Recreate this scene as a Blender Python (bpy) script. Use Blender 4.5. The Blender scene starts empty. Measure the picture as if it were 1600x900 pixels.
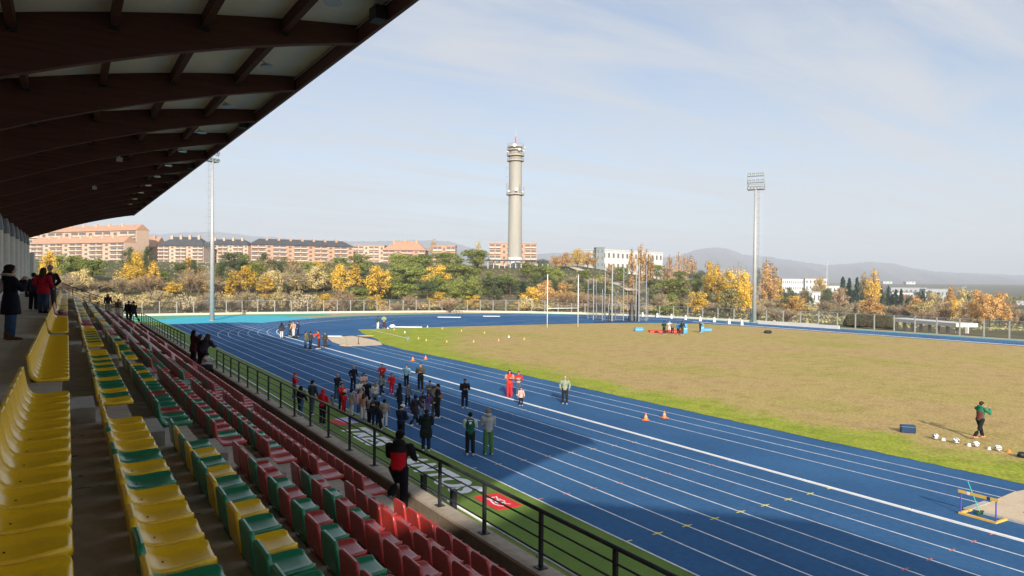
import bpy, bmesh, math, random
from mathutils import Vector, Matrix
R_ = math.radians
S = bpy.context.scene
COL = S.collection
rnd = random.Random(7)

# ------------------------------------------------------------------ camera
F_PX, CAM_H = 1086.5, 7.42
YAW, PITCH, ROLL = R_(32.6), R_(.68), R_(.44)
_F = Vector((math.sin(YAW)*math.cos(PITCH), math.cos(YAW)*math.cos(PITCH), -math.sin(PITCH)))
_R = Vector((math.cos(YAW), -math.sin(YAW), 0))
_U = _R.cross(_F)
RV = _R*math.cos(ROLL) + _U*math.sin(ROLL)
UV = -_R*math.sin(ROLL) + _U*math.cos(ROLL)
CAMP = Vector((0, 0, CAM_H))
cam = bpy.data.cameras.new('camera'); camo = bpy.data.objects.new('camera', cam); COL.objects.link(camo)
cam.sensor_width = 36; cam.lens = F_PX*36/1600; cam.clip_start = .1; cam.clip_end = 40000
M = Matrix.Identity(4)
for i in range(3):
    M[i][0] = RV[i]; M[i][1] = UV[i]; M[i][2] = -_F[i]; M[i][3] = CAMP[i]
camo.matrix_world = M
S.camera = camo

def proj(P):
    d = Vector(P)-CAMP; z = d.dot(_F)
    return 800+F_PX*d.dot(RV)/z, 450-F_PX*d.dot(UV)/z
def at(px, py, z=0.0):
    d = _F + RV*((px-800)/F_PX) - UV*((py-450)/F_PX)
    t = (z-CAM_H)/d.z
    P = CAMP+d*t
    return P
def hat(P, py):
    lo, hi = -60, 900
    for _ in range(50):
        m = (lo+hi)/2
        if proj((P[0], P[1], m))[1] > py: lo = m
        else: hi = m
    return lo

# ------------------------------------------------------------------ light
SUN_AZ, SUN_EL = R_(25.5), R_(22.5)       # direction the shadows run, from +y towards +x
w = bpy.data.worlds.new('World'); S.world = w; w.use_nodes = True
nt = w.node_tree; bg = nt.nodes['Background']
sky = nt.nodes.new('ShaderNodeTexSky'); sky.sky_type = 'NISHITA'; sky.sun_disc = False
sky.sun_elevation = SUN_EL; sky.sun_rotation = SUN_AZ + math.pi
sky.air_density = 1.0; sky.dust_density = 1.6; sky.ozone_density = 2.2; sky.altitude = 700
SKY_STRENGTH = .090
tc = nt.nodes.new('ShaderNodeTexCoord')
sp = nt.nodes.new('ShaderNodeSeparateXYZ'); nt.links.new(tc.outputs['Generated'], sp.inputs[0])
def wmath(op, a, b=None, c=None):
    n = nt.nodes.new('ShaderNodeMath'); n.operation = op
    for k, v in enumerate((a, b, c)):
        if v is None: continue
        if isinstance(v, (int, float)): n.inputs[k].default_value = v
        else: nt.links.new(v, n.inputs[k])
    return n.outputs[0]
# a thin sheet of cirrus, projected on a plane overhead
zz = wmath('MAXIMUM', wmath('ADD', sp.outputs['Z'], .06), .03)
cx_ = wmath('DIVIDE', sp.outputs['X'], zz); cy_ = wmath('DIVIDE', sp.outputs['Y'], zz)
cb = nt.nodes.new('ShaderNodeCombineXYZ'); nt.links.new(cx_, cb.inputs[0]); nt.links.new(cy_, cb.inputs[1])
mp = nt.nodes.new('ShaderNodeMapping'); nt.links.new(cb.outputs[0], mp.inputs[0])
mp.inputs['Rotation'].default_value = (0, 0, R_(33)); mp.inputs['Scale'].default_value = (.20, 1.0, 1)
n1 = nt.nodes.new('ShaderNodeTexNoise'); nt.links.new(mp.outputs[0], n1.inputs['Vector'])
n1.inputs['Scale'].default_value = 1.9; n1.inputs['Detail'].default_value = 11; n1.inputs['Roughness'].default_value = .62; n1.inputs['Distortion'].default_value = 1.1
rp = nt.nodes.new('ShaderNodeValToRGB'); nt.links.new(n1.outputs[0], rp.inputs[0])
rp.color_ramp.elements[0].position = .34; rp.color_ramp.elements[0].color = (.16, .16, .16, 1)
rp.color_ramp.elements[1].position = .66; rp.color_ramp.elements[1].color = (.95, .95, .95, 1)
mx = nt.nodes.new('ShaderNodeMix'); mx.data_type = 'RGBA'
nt.links.new(rp.outputs[0], mx.inputs[0]); nt.links.new(sky.outputs[0], mx.inputs[6])
mx.inputs[7].default_value = (4.15, 4.36, 4.72, 1)
hz_ = wmath('POWER', wmath('SUBTRACT', 1.0, wmath('MAXIMUM', sp.outputs['Z'], 0.0)), 6.0)
mh = nt.nodes.new('ShaderNodeMix'); mh.data_type = 'RGBA'; nt.links.new(wmath('MULTIPLY', hz_, .62), mh.inputs[0])
nt.links.new(mx.outputs[2], mh.inputs[6]); mh.inputs[7].default_value = (5.75, 5.78, 5.8, 1)
# glow added around the unseen sun, behind the camera, to brighten the stand
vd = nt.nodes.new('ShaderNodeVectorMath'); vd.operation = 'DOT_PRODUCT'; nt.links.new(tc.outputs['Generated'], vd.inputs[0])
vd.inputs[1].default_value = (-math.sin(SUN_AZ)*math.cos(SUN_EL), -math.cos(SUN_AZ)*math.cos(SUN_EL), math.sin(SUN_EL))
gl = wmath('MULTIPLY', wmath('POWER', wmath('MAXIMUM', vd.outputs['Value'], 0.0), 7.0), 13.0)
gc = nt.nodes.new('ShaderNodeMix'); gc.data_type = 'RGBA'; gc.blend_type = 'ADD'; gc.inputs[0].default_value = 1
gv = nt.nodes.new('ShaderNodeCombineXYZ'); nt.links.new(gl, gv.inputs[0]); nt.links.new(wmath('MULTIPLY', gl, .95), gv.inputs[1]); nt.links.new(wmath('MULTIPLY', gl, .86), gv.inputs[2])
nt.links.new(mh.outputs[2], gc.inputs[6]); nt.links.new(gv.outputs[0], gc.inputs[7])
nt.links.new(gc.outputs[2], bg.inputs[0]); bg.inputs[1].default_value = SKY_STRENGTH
sl = bpy.data.lights.new('sun', 'SUN'); slo = bpy.data.objects.new('sun', sl); COL.objects.link(slo)
sl.energy = 4.6; sl.angle = R_(.55); sl.color = (1, .90, .76)
sd = Vector((math.sin(SUN_AZ)*math.cos(SUN_EL), math.cos(SUN_AZ)*math.cos(SUN_EL), -math.sin(SUN_EL)))
slo.rotation_euler = sd.to_track_quat('-Z', 'Y').to_euler()
S.view_settings.view_transform = 'Standard'; S.view_settings.look = 'None'
S.view_settings.gamma = 1; S.view_settings.exposure = .80; S.view_settings.use_curve_mapping = False
S.cycles.max_bounces = 12; S.cycles.diffuse_bounces = 9; S.cycles.glossy_bounces = 2
S.cycles.transparent_max_bounces = 12; S.cycles.volume_bounces = 0; S.cycles.transmission_bounces = 2
S.cycles.use_denoising = True
S.cycles.sample_clamp_indirect = 8

# ------------------------------------------------------------------ helpers
def mat(name, c, c2=None, scale=6.0, rough=.8, metal=0, bump=0, stretch=(1, 1, 1), detail=5, lo=.35, hi=.65, island=0, spec=.3, fine=None, emit=None):
    m = bpy.data.materials.new(name); m.use_nodes = True
    t = m.node_tree; b = t.nodes['Principled BSDF']; L = t.links.new
    b.inputs['Roughness'].default_value = rough; b.inputs['Metallic'].default_value = metal
    b.inputs['Specular IOR Level'].default_value = spec
    b.inputs['Base Color'].default_value = (*c, 1)
    out = None
    if c2 is None: c2 = tuple(min(1, x*.82) for x in c)
    tcn = t.nodes.new('ShaderNodeTexCoord')
    mpn = t.nodes.new('ShaderNodeMapping'); L(tcn.outputs['Object'], mpn.inputs[0]); mpn.inputs['Scale'].default_value = stretch
    no = t.nodes.new('ShaderNodeTexNoise'); L(mpn.outputs[0], no.inputs['Vector'])
    no.inputs['Scale'].default_value = scale; no.inputs['Detail'].default_value = detail; no.inputs['Roughness'].default_value = .6
    r = t.nodes.new('ShaderNodeValToRGB'); L(no.outputs[0], r.inputs[0])
    r.color_ramp.elements[0].position = lo; r.color_ramp.elements[0].color = (*c, 1)
    r.color_ramp.elements[1].position = hi; r.color_ramp.elements[1].color = (*c2, 1)
    out = r.outputs[0]
    if fine:
        n2 = t.nodes.new('ShaderNodeTexNoise'); L(tcn.outputs['Object'], n2.inputs['Vector'])
        n2.inputs['Scale'].default_value = fine[0]; n2.inputs['Detail'].default_value = 4
        r2 = t.nodes.new('ShaderNodeValToRGB'); L(n2.outputs[0], r2.inputs[0])
        a = fine[1]
        r2.color_ramp.elements[0].position = .3; r2.color_ramp.elements[0].color = (1-a, 1-a, 1-a, 1)
        r2.color_ramp.elements[1].position = .7; r2.color_ramp.elements[1].color = (1, 1, 1, 1)
        mm = t.nodes.new('ShaderNodeMix'); mm.data_type = 'RGBA'; mm.blend_type = 'MULTIPLY'; mm.inputs[0].default_value = 1
        L(out, mm.inputs[6]); L(r2.outputs[0], mm.inputs[7]); out = mm.outputs[2]
    if island:
        g = t.nodes.new('ShaderNodeNewGeometry')
        hs = t.nodes.new('ShaderNodeHueSaturation')
        mr = t.nodes.new('ShaderNodeMapRange'); L(g.outputs['Random Per Island'], mr.inputs[0])
        mr.inputs[3].default_value = 1-island; mr.inputs[4].default_value = 1+island
        L(mr.outputs[0], hs.inputs['Value'])
        mr2 = t.nodes.new('ShaderNodeMapRange'); L(g.outputs['Random Per Island'], mr2.inputs[0])
        mr2.inputs[3].default_value = .515; mr2.inputs[4].default_value = .485
        L(mr2.outputs[0], hs.inputs['Hue'])
        oi = t.nodes.new('ShaderNodeObjectInfo'); mr3 = t.nodes.new('ShaderNodeMapRange'); L(oi.outputs['Random'], mr3.inputs[0])
        mr3.inputs[3].default_value = .78; mr3.inputs[4].default_value = 1.2
        ml = t.nodes.new('ShaderNodeMath'); ml.operation = 'MULTIPLY'; L(mr.outputs[0], ml.inputs[0]); L(mr3.outputs[0], ml.inputs[1])
        L(ml.outputs[0], hs.inputs['Value'])
        L(out, hs.inputs['Color']); out = hs.outputs[0]
    L(out, b.inputs['Base Color'])
    if bump:
        bp = t.nodes.new('ShaderNodeBump'); bp.inputs['Strength'].default_value = bump; bp.inputs['Distance'].default_value = .02
        L((n2 if fine else no).outputs[0], bp.inputs['Height']); L(bp.outputs[0], b.inputs['Normal'])
    return m

class MB:
    def __init__(s): s.v = []; s.f = []; s.m = []
    def quad(s, a, b, c, d, m=0):
        n = len(s.v); s.v += [tuple(a), tuple(b), tuple(c), tuple(d)]; s.f.append((n, n+1, n+2, n+3)); s.m.append(m); return s
    def poly(s, pts, m=0):
        n = len(s.v); s.v += [tuple(p) for p in pts]; s.f.append(tuple(range(n, n+len(pts)))); s.m.append(m); return s
    def box(s, x0, x1, y0, y1, z0, z1, m=0, M=None):
        n = len(s.v)
        c = [(x0,y0,z0),(x1,y0,z0),(x1,y1,z0),(x0,y1,z0),(x0,y0,z1),(x1,y0,z1),(x1,y1,z1),(x0,y1,z1)]
        if M: c = [tuple(M @ Vector(p)) for p in c]
        s.v += c
        for f in ((0,3,2,1),(4,5,6,7),(0,1,5,4),(1,2,6,5),(2,3,7,6),(3,0,4,7)):
            s.f.append(tuple(n+i for i in f)); s.m.append(m)
        return s
    def tube(s, pts, rad, n=8, m=0, cap=True, ry=None, side=None):
        """rings along pts; rad number or list; ry second radius list"""
        pts = [Vector(p) for p in pts]; k = len(pts)
        if not isinstance(rad, (list, tuple)): rad = [rad]*k
        if ry is None: ry = rad
        elif not isinstance(ry, (list, tuple)): ry = [ry]*k
        base = len(s.v)
        for i, p in enumerate(pts):
            t = (pts[min(i+1, k-1)]-pts[max(i-1, 0)])
            if t.length < 1e-9: t = Vector((0, 0, 1))
            t.normalize()
            a = Vector(side) if side else (Vector((0, 0, 1)) if abs(t.z) < .8 else Vector((1, 0, 0)))
            a = a - t*a.dot(t)
            if a.length < 1e-3: a = Vector((1, 0, 0)) - t*t.x
            a.normalize(); b = t.cross(a)
            for j in range(n):
                q = 2*math.pi*j/n
                s.v.append(tuple(p + a*(rad[i]*math.cos(q)) + b*(ry[i]*math.sin(q))))
        for i in range(k-1):
            for j in range(n):
                a0 = base+i*n+j; a1 = base+i*n+(j+1) % n
                s.f.append((a0, a1, a1+n, a0+n)); s.m.append(m)
        if cap:
            s.f.append(tuple(base+j for j in reversed(range(n)))); s.m.append(m)
            s.f.append(tuple(base+(k-1)*n+j for j in range(n))); s.m.append(m)
        return s
    def ball(s, c, r, n=8, k=6, m=0):
        rx, ry, rz = r if isinstance(r, (tuple, list)) else (r, r, r)
        base = len(s.v)
        for i in range(1, k):
            t = math.pi*i/k
            for j in range(n):
                q = 2*math.pi*j/n
                s.v.append((c[0]+rx*math.sin(t)*math.cos(q), c[1]+ry*math.sin(t)*math.sin(q), c[2]+rz*math.cos(t)))
        top = len(s.v); s.v.append((c[0], c[1], c[2]+rz)); bot = len(s.v); s.v.append((c[0], c[1], c[2]-rz))
        for i in range(k-2):
            for j in range(n):
                a0 = base+i*n+j; a1 = base+i*n+(j+1) % n
                s.f.append((a0, a0+n, a1+n, a1)); s.m.append(m)
        for j in range(n):
            s.f.append((top, base+j, base+(j+1) % n)); s.m.append(m)
            s.f.append((bot, base+(k-2)*n+(j+1) % n, base+(k-2)*n+j)); s.m.append(m)
        return s
    def mesh(s, name, mats=(), smooth=False):
        me = bpy.data.meshes.new(name); me.from_pydata(s.v, [], s.f)
        for m in mats: me.materials.append(m)
        if len(mats) > 1: me.polygons.foreach_set('material_index', s.m)
        if smooth: me.polygons.foreach_set('use_smooth', [True]*len(me.polygons))
        me.update(); return me
    def build(s, name, mats, parent=None, smooth=False):
        if not isinstance(mats, (list, tuple)): mats = [mats]
        o = bpy.data.objects.new(name, s.mesh(name, mats, smooth)); COL.objects.link(o)
        if parent: o.parent = parent
        return o

def tag(o, label=None, cat=None, group=None, kind=None):
    if label: o['label'] = label
    if cat: o['category'] = cat
    if group: o['group'] = group
    if kind: o['kind'] = kind
    return o
def thing(name, label, cat, loc=(0, 0, 0), rz=0, group=None, scale=1):
    o = bpy.data.objects.new(name, None); COL.objects.link(o); o.empty_display_size = .2
    o.location = loc; o.rotation_euler = (0, 0, rz); o.scale = (scale,)*3 if isinstance(scale, (int, float)) else scale
    return tag(o, label, cat, group)
def link(name, me, parent=None, loc=(0, 0, 0), rz=0):
    o = bpy.data.objects.new(name, me); COL.objects.link(o); o.location = loc; o.rotation_euler = (0, 0, rz)
    if parent: o.parent = parent
    return o
def copy_tree(o, parent=None):
    c = o.copy(); COL.objects.link(c); c.parent = parent
    for ch in o.children: copy_tree(ch, c)
    return c
ORD = ['', 'first', 'second', 'third', 'fourth', 'fifth', 'sixth', 'seventh', 'eighth', 'ninth', 'tenth', 'eleventh', 'twelfth', 'thirteenth', 'fourteenth', 'fifteenth', 'sixteenth', 'seventeenth', 'eighteenth', 'nineteenth']
TENS = {20: 'twent', 30: 'thirt', 40: 'fort', 50: 'fift', 60: 'sixt', 70: 'sevent', 80: 'eight', 90: 'ninet'}
def ordw(n):
    if n < 20: return ORD[n]
    t = n//10*10
    return TENS[t]+'ieth' if n == t else TENS[t]+'y-'+ORD[n-t]

# ------------------------------------------------------------------ materials
m_track = mat('track_blue', (.051, .138, .288), (.038, .106, .232), .15, .95, fine=(5, .16), bump=.1, spec=.04)
m_white = mat('white_paint', (.80, .81, .82), (.72, .73, .75), 3, .7)
m_line = mat('line_paint', (.74, .76, .79), (.42, .48, .58), 1.7, .8, fine=(6, .25), lo=.45, hi=.75, spec=.1)
m_turf = mat('artificial_turf', (.17, .27, .045), (.125, .225, .035), .55, .95, fine=(26, .45), bump=.5)
m_infield = None
m_cyan = mat('cyan_surface', (.05, .42, .55), (.045, .38, .50), .5, .8)
m_green_s = mat('green_surface', (.10, .36, .22), (.09, .32, .20), .5, .8)
m_earth = mat('pale_earth', (.42, .36, .25), (.34, .29, .20), .6, .95, fine=(5, .2))
m_sand = mat('sand_cover', (.62, .50, .36), (.54, .43, .31), 1.2, .95, fine=(14, .15))
m_conc = mat('concrete', (.52, .44, .35), (.42, .355, .285), .9, .85, fine=(7, .24), bump=.12)
m_conc2 = mat('concrete_light', (.48, .46, .42), (.40, .38, .34), 1.4, .85, fine=(11, .2), bump=.1)
m_wall = mat('painted_wall', (.78, .77, .72), (.70, .69, .64), .8, .85, fine=(5, .12))
m_conc_dark = mat('concrete_brown', (.22, .17, .13), (.15, .115, .09), 1.2, .9, stretch=(3, 1, .4), fine=(8, .25))  # parapet face, darker brown with a streaky tone
m_column = mat('column_concrete', (.78, .77, .73), (.70, .69, .65), 1.5, .8, fine=(9, .12))
m_capital = mat('capital_steel', (.20, .22, .23), None, 3, .5, .4)
m_glulam = mat('glulam_timber', (.10, .036, .026), (.066, .024, .018), 1.6, .65, stretch=(.4, 3, 9), bump=.1)
m_fascia = mat('fascia_timber', (.13, .052, .038), (.095, .038, .028), 1.3, .6, stretch=(3, .3, 3))
m_panel = mat('roof_panel', (.80, .79, .71), (.74, .73, .66), .7, .7)
m_steel = mat('dark_steel', (.022, .026, .030), (.035, .040, .044), 5, .45, .3)
m_galv = mat('galvanised_steel', (.42, .44, .46), (.35, .37, .39), 4, .45, .6)
m_pole = mat('mast_grey', (.42, .43, .425), (.37, .38, .375), 1.2, .5, .2)
m_black = mat('black_plastic', (.012, .013, .015), (.02, .02, .022), 6, .5)
m_glass = mat('lamp_glass', (.55, .60, .62), None, 6, .15, spec=.6)
m_chain = None
# ================================================================== GROUND
def pl(pts, z, name, m, parent=None):
    mb = MB(); mb.poly([(p[0], p[1], z) for p in pts]); o = mb.build(name, m, parent); return o
def struct(o): o['kind'] = 'structure'; return o
CX, CY = 59.63, 89.0
KX = 23.13
RK = 36.5
def smooth(a, b, x):
    t = max(0, min(1, (x-a)/(b-a))); return t*t*(3-2*t)
def interp(tab, x):
    if x <= tab[0][0]: return tab[0][1]
    for (x0, y0), (x1, y1) in zip(tab, tab[1:]):
        if x <= x1: return y0+(y1-y0)*(x-x0)/(x1-x0)
    return tab[-1][1]
ZR = [(-2000, 13), (250, 14), (600, 15.5), (800, 14), (900, 14.5), (1000, 10), (1060, 6), (1120, 1), (1200, -5), (1400, -8), (3000, -8)]
def stadium_dist(x, y):
    # distance outside the ring of the fence (capsule; the left side follows the stand)
    cy = min(y, CY)
    d = math.hypot(x-CX, y-cy)-50
    return d
def terr(x, y):
    s = stadium_dist(x, y)
    if x < 12: s = max(s, 0) if y > 150 else min(s, 12-x) if y < 150 else s
    if x < 12 and y < 150: s = max(0, min(s, (y-100)))*.0
    if x < 40 and y > 100: s = max(min(s, 999), (y-149)) if y > 149 else 0
    if s < 3: return -.06
    a = math.atan2(x, y)-YAW
    px = 800+F_PX*math.tan(a) if abs(a) < R_(70) else (-2000 if a < 0 else 3000)
    zr = interp(ZR, px)
    n = .5*math.sin(x*.07+1)+.5*math.sin(y*.05+.7)+.3*math.sin((x+y)*.13)
    dip = -.06-1.3*smooth(3, 14, s)
    up = smooth(20, 185, s)
    up = .35*up+.65*max(0, min(1, (s-20)/165))
    z = dip+(zr-dip)*up+n*.35*smooth(10, 60, s)
    r = math.hypot(x, y)
    far = interp([(400, -6), (1200, -17), (1800, -16), (3500, 0), (7000, 3), (13000, 5)], r)
    k = smooth(480, 1300, r)
    return z*(1-k)+far*k
def make_ground():
    v = []; f = []
    rs = [0, 20, 40, 60, 80, 95, 105, 115, 125, 135, 142, 148, 153, 158, 163, 168, 174, 180, 188, 196, 205, 215, 225, 237, 250, 265, 280, 300, 320, 345, 370, 400, 440, 500, 580, 680, 800, 1000, 1250, 1600, 2000, 2600, 3400, 4500, 6000, 8000, 10500]
    az = []
    a = -180
    while a < 180:
        az.append(a); a += 1.0 if -30 <= a < 90 else 6
    n = len(az)
    for r in rs[1:]:
        for a in az:
            x = r*math.sin(R_(a)); y = r*math.cos(R_(a)); v.append((x, y, terr(x, y)))
    v.append((0, 0, -.06)); c = len(v)-1
    for j in range(n): f.append((c, (j+1) % n, j))
    for i in range(len(rs)-2):
        for j in range(n):
            f.append((i*n+j, i*n+(j+1) % n, (i+1)*n+(j+1) % n, (i+1)*n+j))
    me = bpy.data.meshes.new('ground'); me.from_pydata(v, [], f); me.flip_normals()
    me.polygons.foreach_set('use_smooth', [True]*len(me.polygons))
    m = mat('dry_hillside', (.145, .115, .060), (.085, .090, .032), .022, .95, fine=(.35, .35), lo=.42, hi=.58)
    me.materials.append(m)
    o = bpy.data.objects.new('ground', me); COL.objects.link(o); struct(o)
make_ground()

def arc(r, a0, a1, n=64, cx=CX, cy=CY):
    return [(cx+r*math.cos(R_(a0+(a1-a0)*i/n)), cy+r*math.sin(R_(a0+(a1-a0)*i/n))) for i in range(n+1)]
YN = -40
# pale earth apron all round
XF = 107.7
struct(pl([(13.3, YN), (XF, YN), (XF, 70)] + [(105.5, 84), (103.8, 94), (101, 106), (95.5, 120.5), (85.5, 132), (74, 140.5), (60, 144.5), (46, 147), (33, 149), (8, 152), (8, 120), (13.3, 120)], -.03, 'earth_apron', m_earth))
# turf in front of the stand
struct(pl([(5.6, YN), (13.37, YN), (13.37, 128), (5.6, 134)], 0, 'artificial_turf', m_turf))
struct(pl([(5.6, 134), (13.37, 128), (12.8, 134), (13.5, 137.5), (30, 136), (45, 138), (45, 144.5), (33, 146.8), (9.5, 150), (5.6, 150)], .0, 'green_surface', m_green_s))
struct(pl([(13.37, 121), (24, 121)] + arc(43.9, 138, 118, 12) + [(38.5, 133.5), (33, 139.5), (27, 143.5), (19, 141.5), (12.4, 134.5)], .004, 'cyan_surface', m_cyan))
# synthetic track slab
track = [(13.37, YN), (103.5, YN), (103.5, CY)] + arc(43.9, 0, 138, 90) + [(24.2, 121.5), (13.37, 121.5)]
struct(pl(track, .008, 'running_track', m_track))
struct(pl([(103.5, YN), (104.3, YN), (104.3, CY)] + arc(44.7, 0, 60, 40) + arc(43.9, 60, 0, 40), .004, 'cyan_strip', m_cyan))
struct(pl([(104.3, YN), (105.0, YN), (105.0, CY)] + arc(46.6, 0, 120, 60) + arc(44.3, 120, 0, 60), .000, 'green_strip', m_green_s))

# infield
def infield_mat():
    m = bpy.data.materials.new('infield_grass'); m.use_nodes = True
    t = m.node_tree; b = t.nodes['Principled BSDF']; L = t.links.new
    b.inputs['Roughness'].default_value = .95; b.inputs['Specular IOR Level'].default_value = .1
    tcn = t.nodes.new('ShaderNodeTexCoord')
    def noise(scale, det=5, st=(1, 1, 1)):
        mpn = t.nodes.new('ShaderNodeMapping'); L(tcn.outputs['Object'], mpn.inputs[0]); mpn.inputs['Scale'].default_value = st
        n = t.nodes.new('ShaderNodeTexNoise'); n.inputs['Scale'].default_value = scale; n.inputs['Detail'].default_value = det; n.inputs['Roughness'].default_value = .62
        L(mpn.outputs[0], n.inputs['Vector']); return n.outputs[0]
    def ramp(src, stops):
        r = t.nodes.new('ShaderNodeValToRGB'); L(src, r.inputs[0]); e = r.color_ramp.elements
        while len(e) < len(stops): e.new(.5)
        for k, (p, c) in enumerate(stops): e[k].position = p; e[k].color = (*c, 1)
        return r.outputs[0]
    def mix(f, a, bb, mode='MIX'):
        n = t.nodes.new('ShaderNodeMix'); n.data_type = 'RGBA'; n.blend_type = mode
        if isinstance(f, float): n.inputs[0].default_value = f
        else: L(f, n.inputs[0])
        L(a, n.inputs[6]); L(bb, n.inputs[7]); return n.outputs[2]
    sep = t.nodes.new('ShaderNodeSeparateXYZ'); L(tcn.outputs['Object'], sep.inputs[0])
    def mth(op, a, bb):
        n = t.nodes.new('ShaderNodeMath'); n.operation = op
        for k, vv in enumerate((a, bb)):
            if isinstance(vv, (int, float)): n.inputs[k].default_value = vv
            else: L(vv, n.inputs[k])
        return n.outputs[0]
    tan = ramp(noise(.11, 6, (1, .6, 1)), [(.35, (.46, .325, .15)), (.5, (.455, .345, .135)), (.68, (.37, .33, .09))])
    gre = ramp(noise(.5, 5), [(.35, (.36, .40, .05)), (.65, (.25, .33, .03))])
    # watered margin along the runway, and the corner by the landing pit
    marg = mth('SUBTRACT', 34.2, sep.outputs['X'])
    marg = mth('DIVIDE', marg, 2.8)
    wob = mth('MULTIPLY', mth('SUBTRACT', noise(.35, 4), .5), 3.2)
    f1 = mth('ADD', marg, wob)
    f2 = mth('DIVIDE', mth('SUBTRACT', mth('SUBTRACT', mth('MULTIPLY', sep.outputs['Y'], .55), sep.outputs['X']), -1.5), 6.0)
    f2 = mth('ADD', f2, wob)
    ff = mth('MAXIMUM', f1, f2)
    r3 = ramp(ff, [(0.05, (0, 0, 0)), (.95, (.92, .92, .92))])
    base = mix(r3, tan, gre)
    patch = ramp(noise(.8, 8), [(.34, (.80, .79, .75)), (.52, (1, 1, 1))])
    base = mix(1.0, base, patch, 'MULTIPLY')
    fine = ramp(noise(7, 7), [(.32, (.55, .55, .55)), (.68, (1.18, 1.18, 1.18))])
    base = mix(1.0, base, fine, 'MULTIPLY')
    L(base, b.inputs['Base Color'])
    bp = t.nodes.new('ShaderNodeBump'); bp.inputs['Strength'].default_value = .5; bp.inputs['Distance'].default_value = .04
    L(noise(6, 6), bp.inputs['Height']); L(bp.outputs[0], b.inputs['Normal'])
    return m
ifp = [(29.75, YN), (29.8, 30), (30.0, 55), (29.7, 68), (30.2, 75), (31.8, 80), (33.6, 90), (35.6, 97.0), (45, 97.1), (56, 95.6), (67, 94.8), (79, 92.8), (88, 88.5), (93.2, 84), (94.8, 74), (95.0, 50), (95.0, YN)]
ragged = []
for (x0, y0), (x1, y1) in zip(ifp, ifp[1:]+ifp[:1]):
    n = max(1, int(math.hypot(x1-x0, y1-y0)/.5))
    for i in range(n):
        t = i/n; ragged.append((x0+(x1-x0)*t+rnd.uniform(-.07, .07), y0+(y1-y0)*t+rnd.uniform(-.07, .07)))
struct(pl(ragged, .022, 'infield_grass', infield_mat()))

# painted lines
ln = MB()
def strip(pts, wd, z=.012, m=0, mb=None):
    mb = mb or ln
    L_ = []; R2 = []
    for i, p in enumerate(pts):
        a = pts[max(0, i-1)]; b = pts[min(len(pts)-1, i+1)]
        dx, dy = b[0]-a[0], b[1]-a[1]; l = math.hypot(dx, dy) or 1
        L_.append((p[0]-dy/l*wd/2, p[1]+dx/l*wd/2, z)); R2.append((p[0]+dy/l*wd/2, p[1]-dx/l*wd/2, z))
    for i in range(len(pts)-1):
        mb.quad(R2[i], R2[i+1], L_[i+1], L_[i], m)
def rowpts(x, y0, y1): return [(x, y0), (x, (y0+y1)/2), (x, y1)]
for k in range(1, 9):
    strip(rowpts(KX-1.22*k, YN, 120.5), .06 if k < 8 else .07)
strip(rowpts(KX, 89, 120.5), .05)
strip([(13.4, 120.6), (23.2, 120.6)], .06)
for k in range(0, 7):
    ap = arc(RK+1.22*k, 180, 0, 120)
    strip(ap, .06 if k else .09, .016)
    strip(rowpts(CX+RK+1.22*k, YN, 89), .07)
for x in (25.96, 27.28, 28.5):
    strip(rowpts(x, 11.0, 73.5), .06)
for y in (60.2, 48.2):
    strip([(13.4, y), (KX, y+.3)], .035)
for k in range(8):       # stagger marks on the bend
    a = 165-k*3.4; r0 = RK+1.22*k
    if k < 6: strip([(CX+r*math.cos(R_(a)), CY+r*math.sin(R_(a))) for r in (r0, r0+1.22)], .05, .016)
for xo, yo, xe, ye in ((45, 100, 62, 112), (52, 99, 78, 109), (62, 97, 84, 104), (40, 103, 50, 117)):
    strip([(xo, yo), ((xo+xe)/2, (yo+ye)/2), (xe, ye)], .06, .012)
o = ln.build('lane_lines', m_line); struct(o)
# hurdle marks across the lanes
mk = MB()
m_ymark = mat('yellow_mark', (.72, .66, .18)); m_rmark = mat('red_mark', (.60, .20, .15)); m_omark = mat('orange_mark', (.80, .48, .25))
for y, mi in ((14.78, 0), (23.72, 2), (19.2, 1), (9.57, 1), (32.9, 2), (42.0, 0)):
    for k in range(9):
        x = KX-1.22*k
        if k in (0, 8): mk.quad((x-.02 if k == 0 else x+.02, y-.03, .017), (x-.22 if k == 0 else x+.22, y-.03, .017), (x-.22 if k == 0 else x+.22, y+.03, .017), (x-.02 if k == 0 else x+.02, y+.03, .017), mi)
        else:
            d_ = .2 if mi == 0 else .15; mk.quad((x-d_, y-.025, .017), (x+d_, y-.025, .017), (x+d_, y+.025, .017), (x-d_, y+.025, .017), mi)
            if mi == 0: mk.quad((x-.05, y-.09, .019), (x+.05, y-.09, .019), (x+.05, y+.09, .019), (x-.05, y+.09, .019), mi)
struct(mk.build('lane_marks', [m_ymark, m_rmark, m_omark]))
# raised white kerb
kb = MB(); y = YN
while y < 89:
    kb.box(KX-.05, KX+.05, y, y+3.96, .012, .062); y += 4
pts = arc(RK, 180, 0, 60)
strip(pts, .10, .06, 0, kb)
kb.box(CX+RK-.05, CX+RK+.05, YN, 89, .012, .055)
struct(kb.build('track_kerb', m_white))
# infield faint lines
il = MB()
strip([at(580, 516)[:2], at(610, 522.5)[:2], at(637, 529)[:2]], .12, .03, 0, il)
strip([(35.6, 96.2), (45, 96.5), (56, 95)], .1, .03, 0, il)
strip([at(1300, 430+90)[:2], at(1330, 522)[:2]], .05, .03, 0, il)
struct(il.build('infield_lines', m_white))
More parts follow.
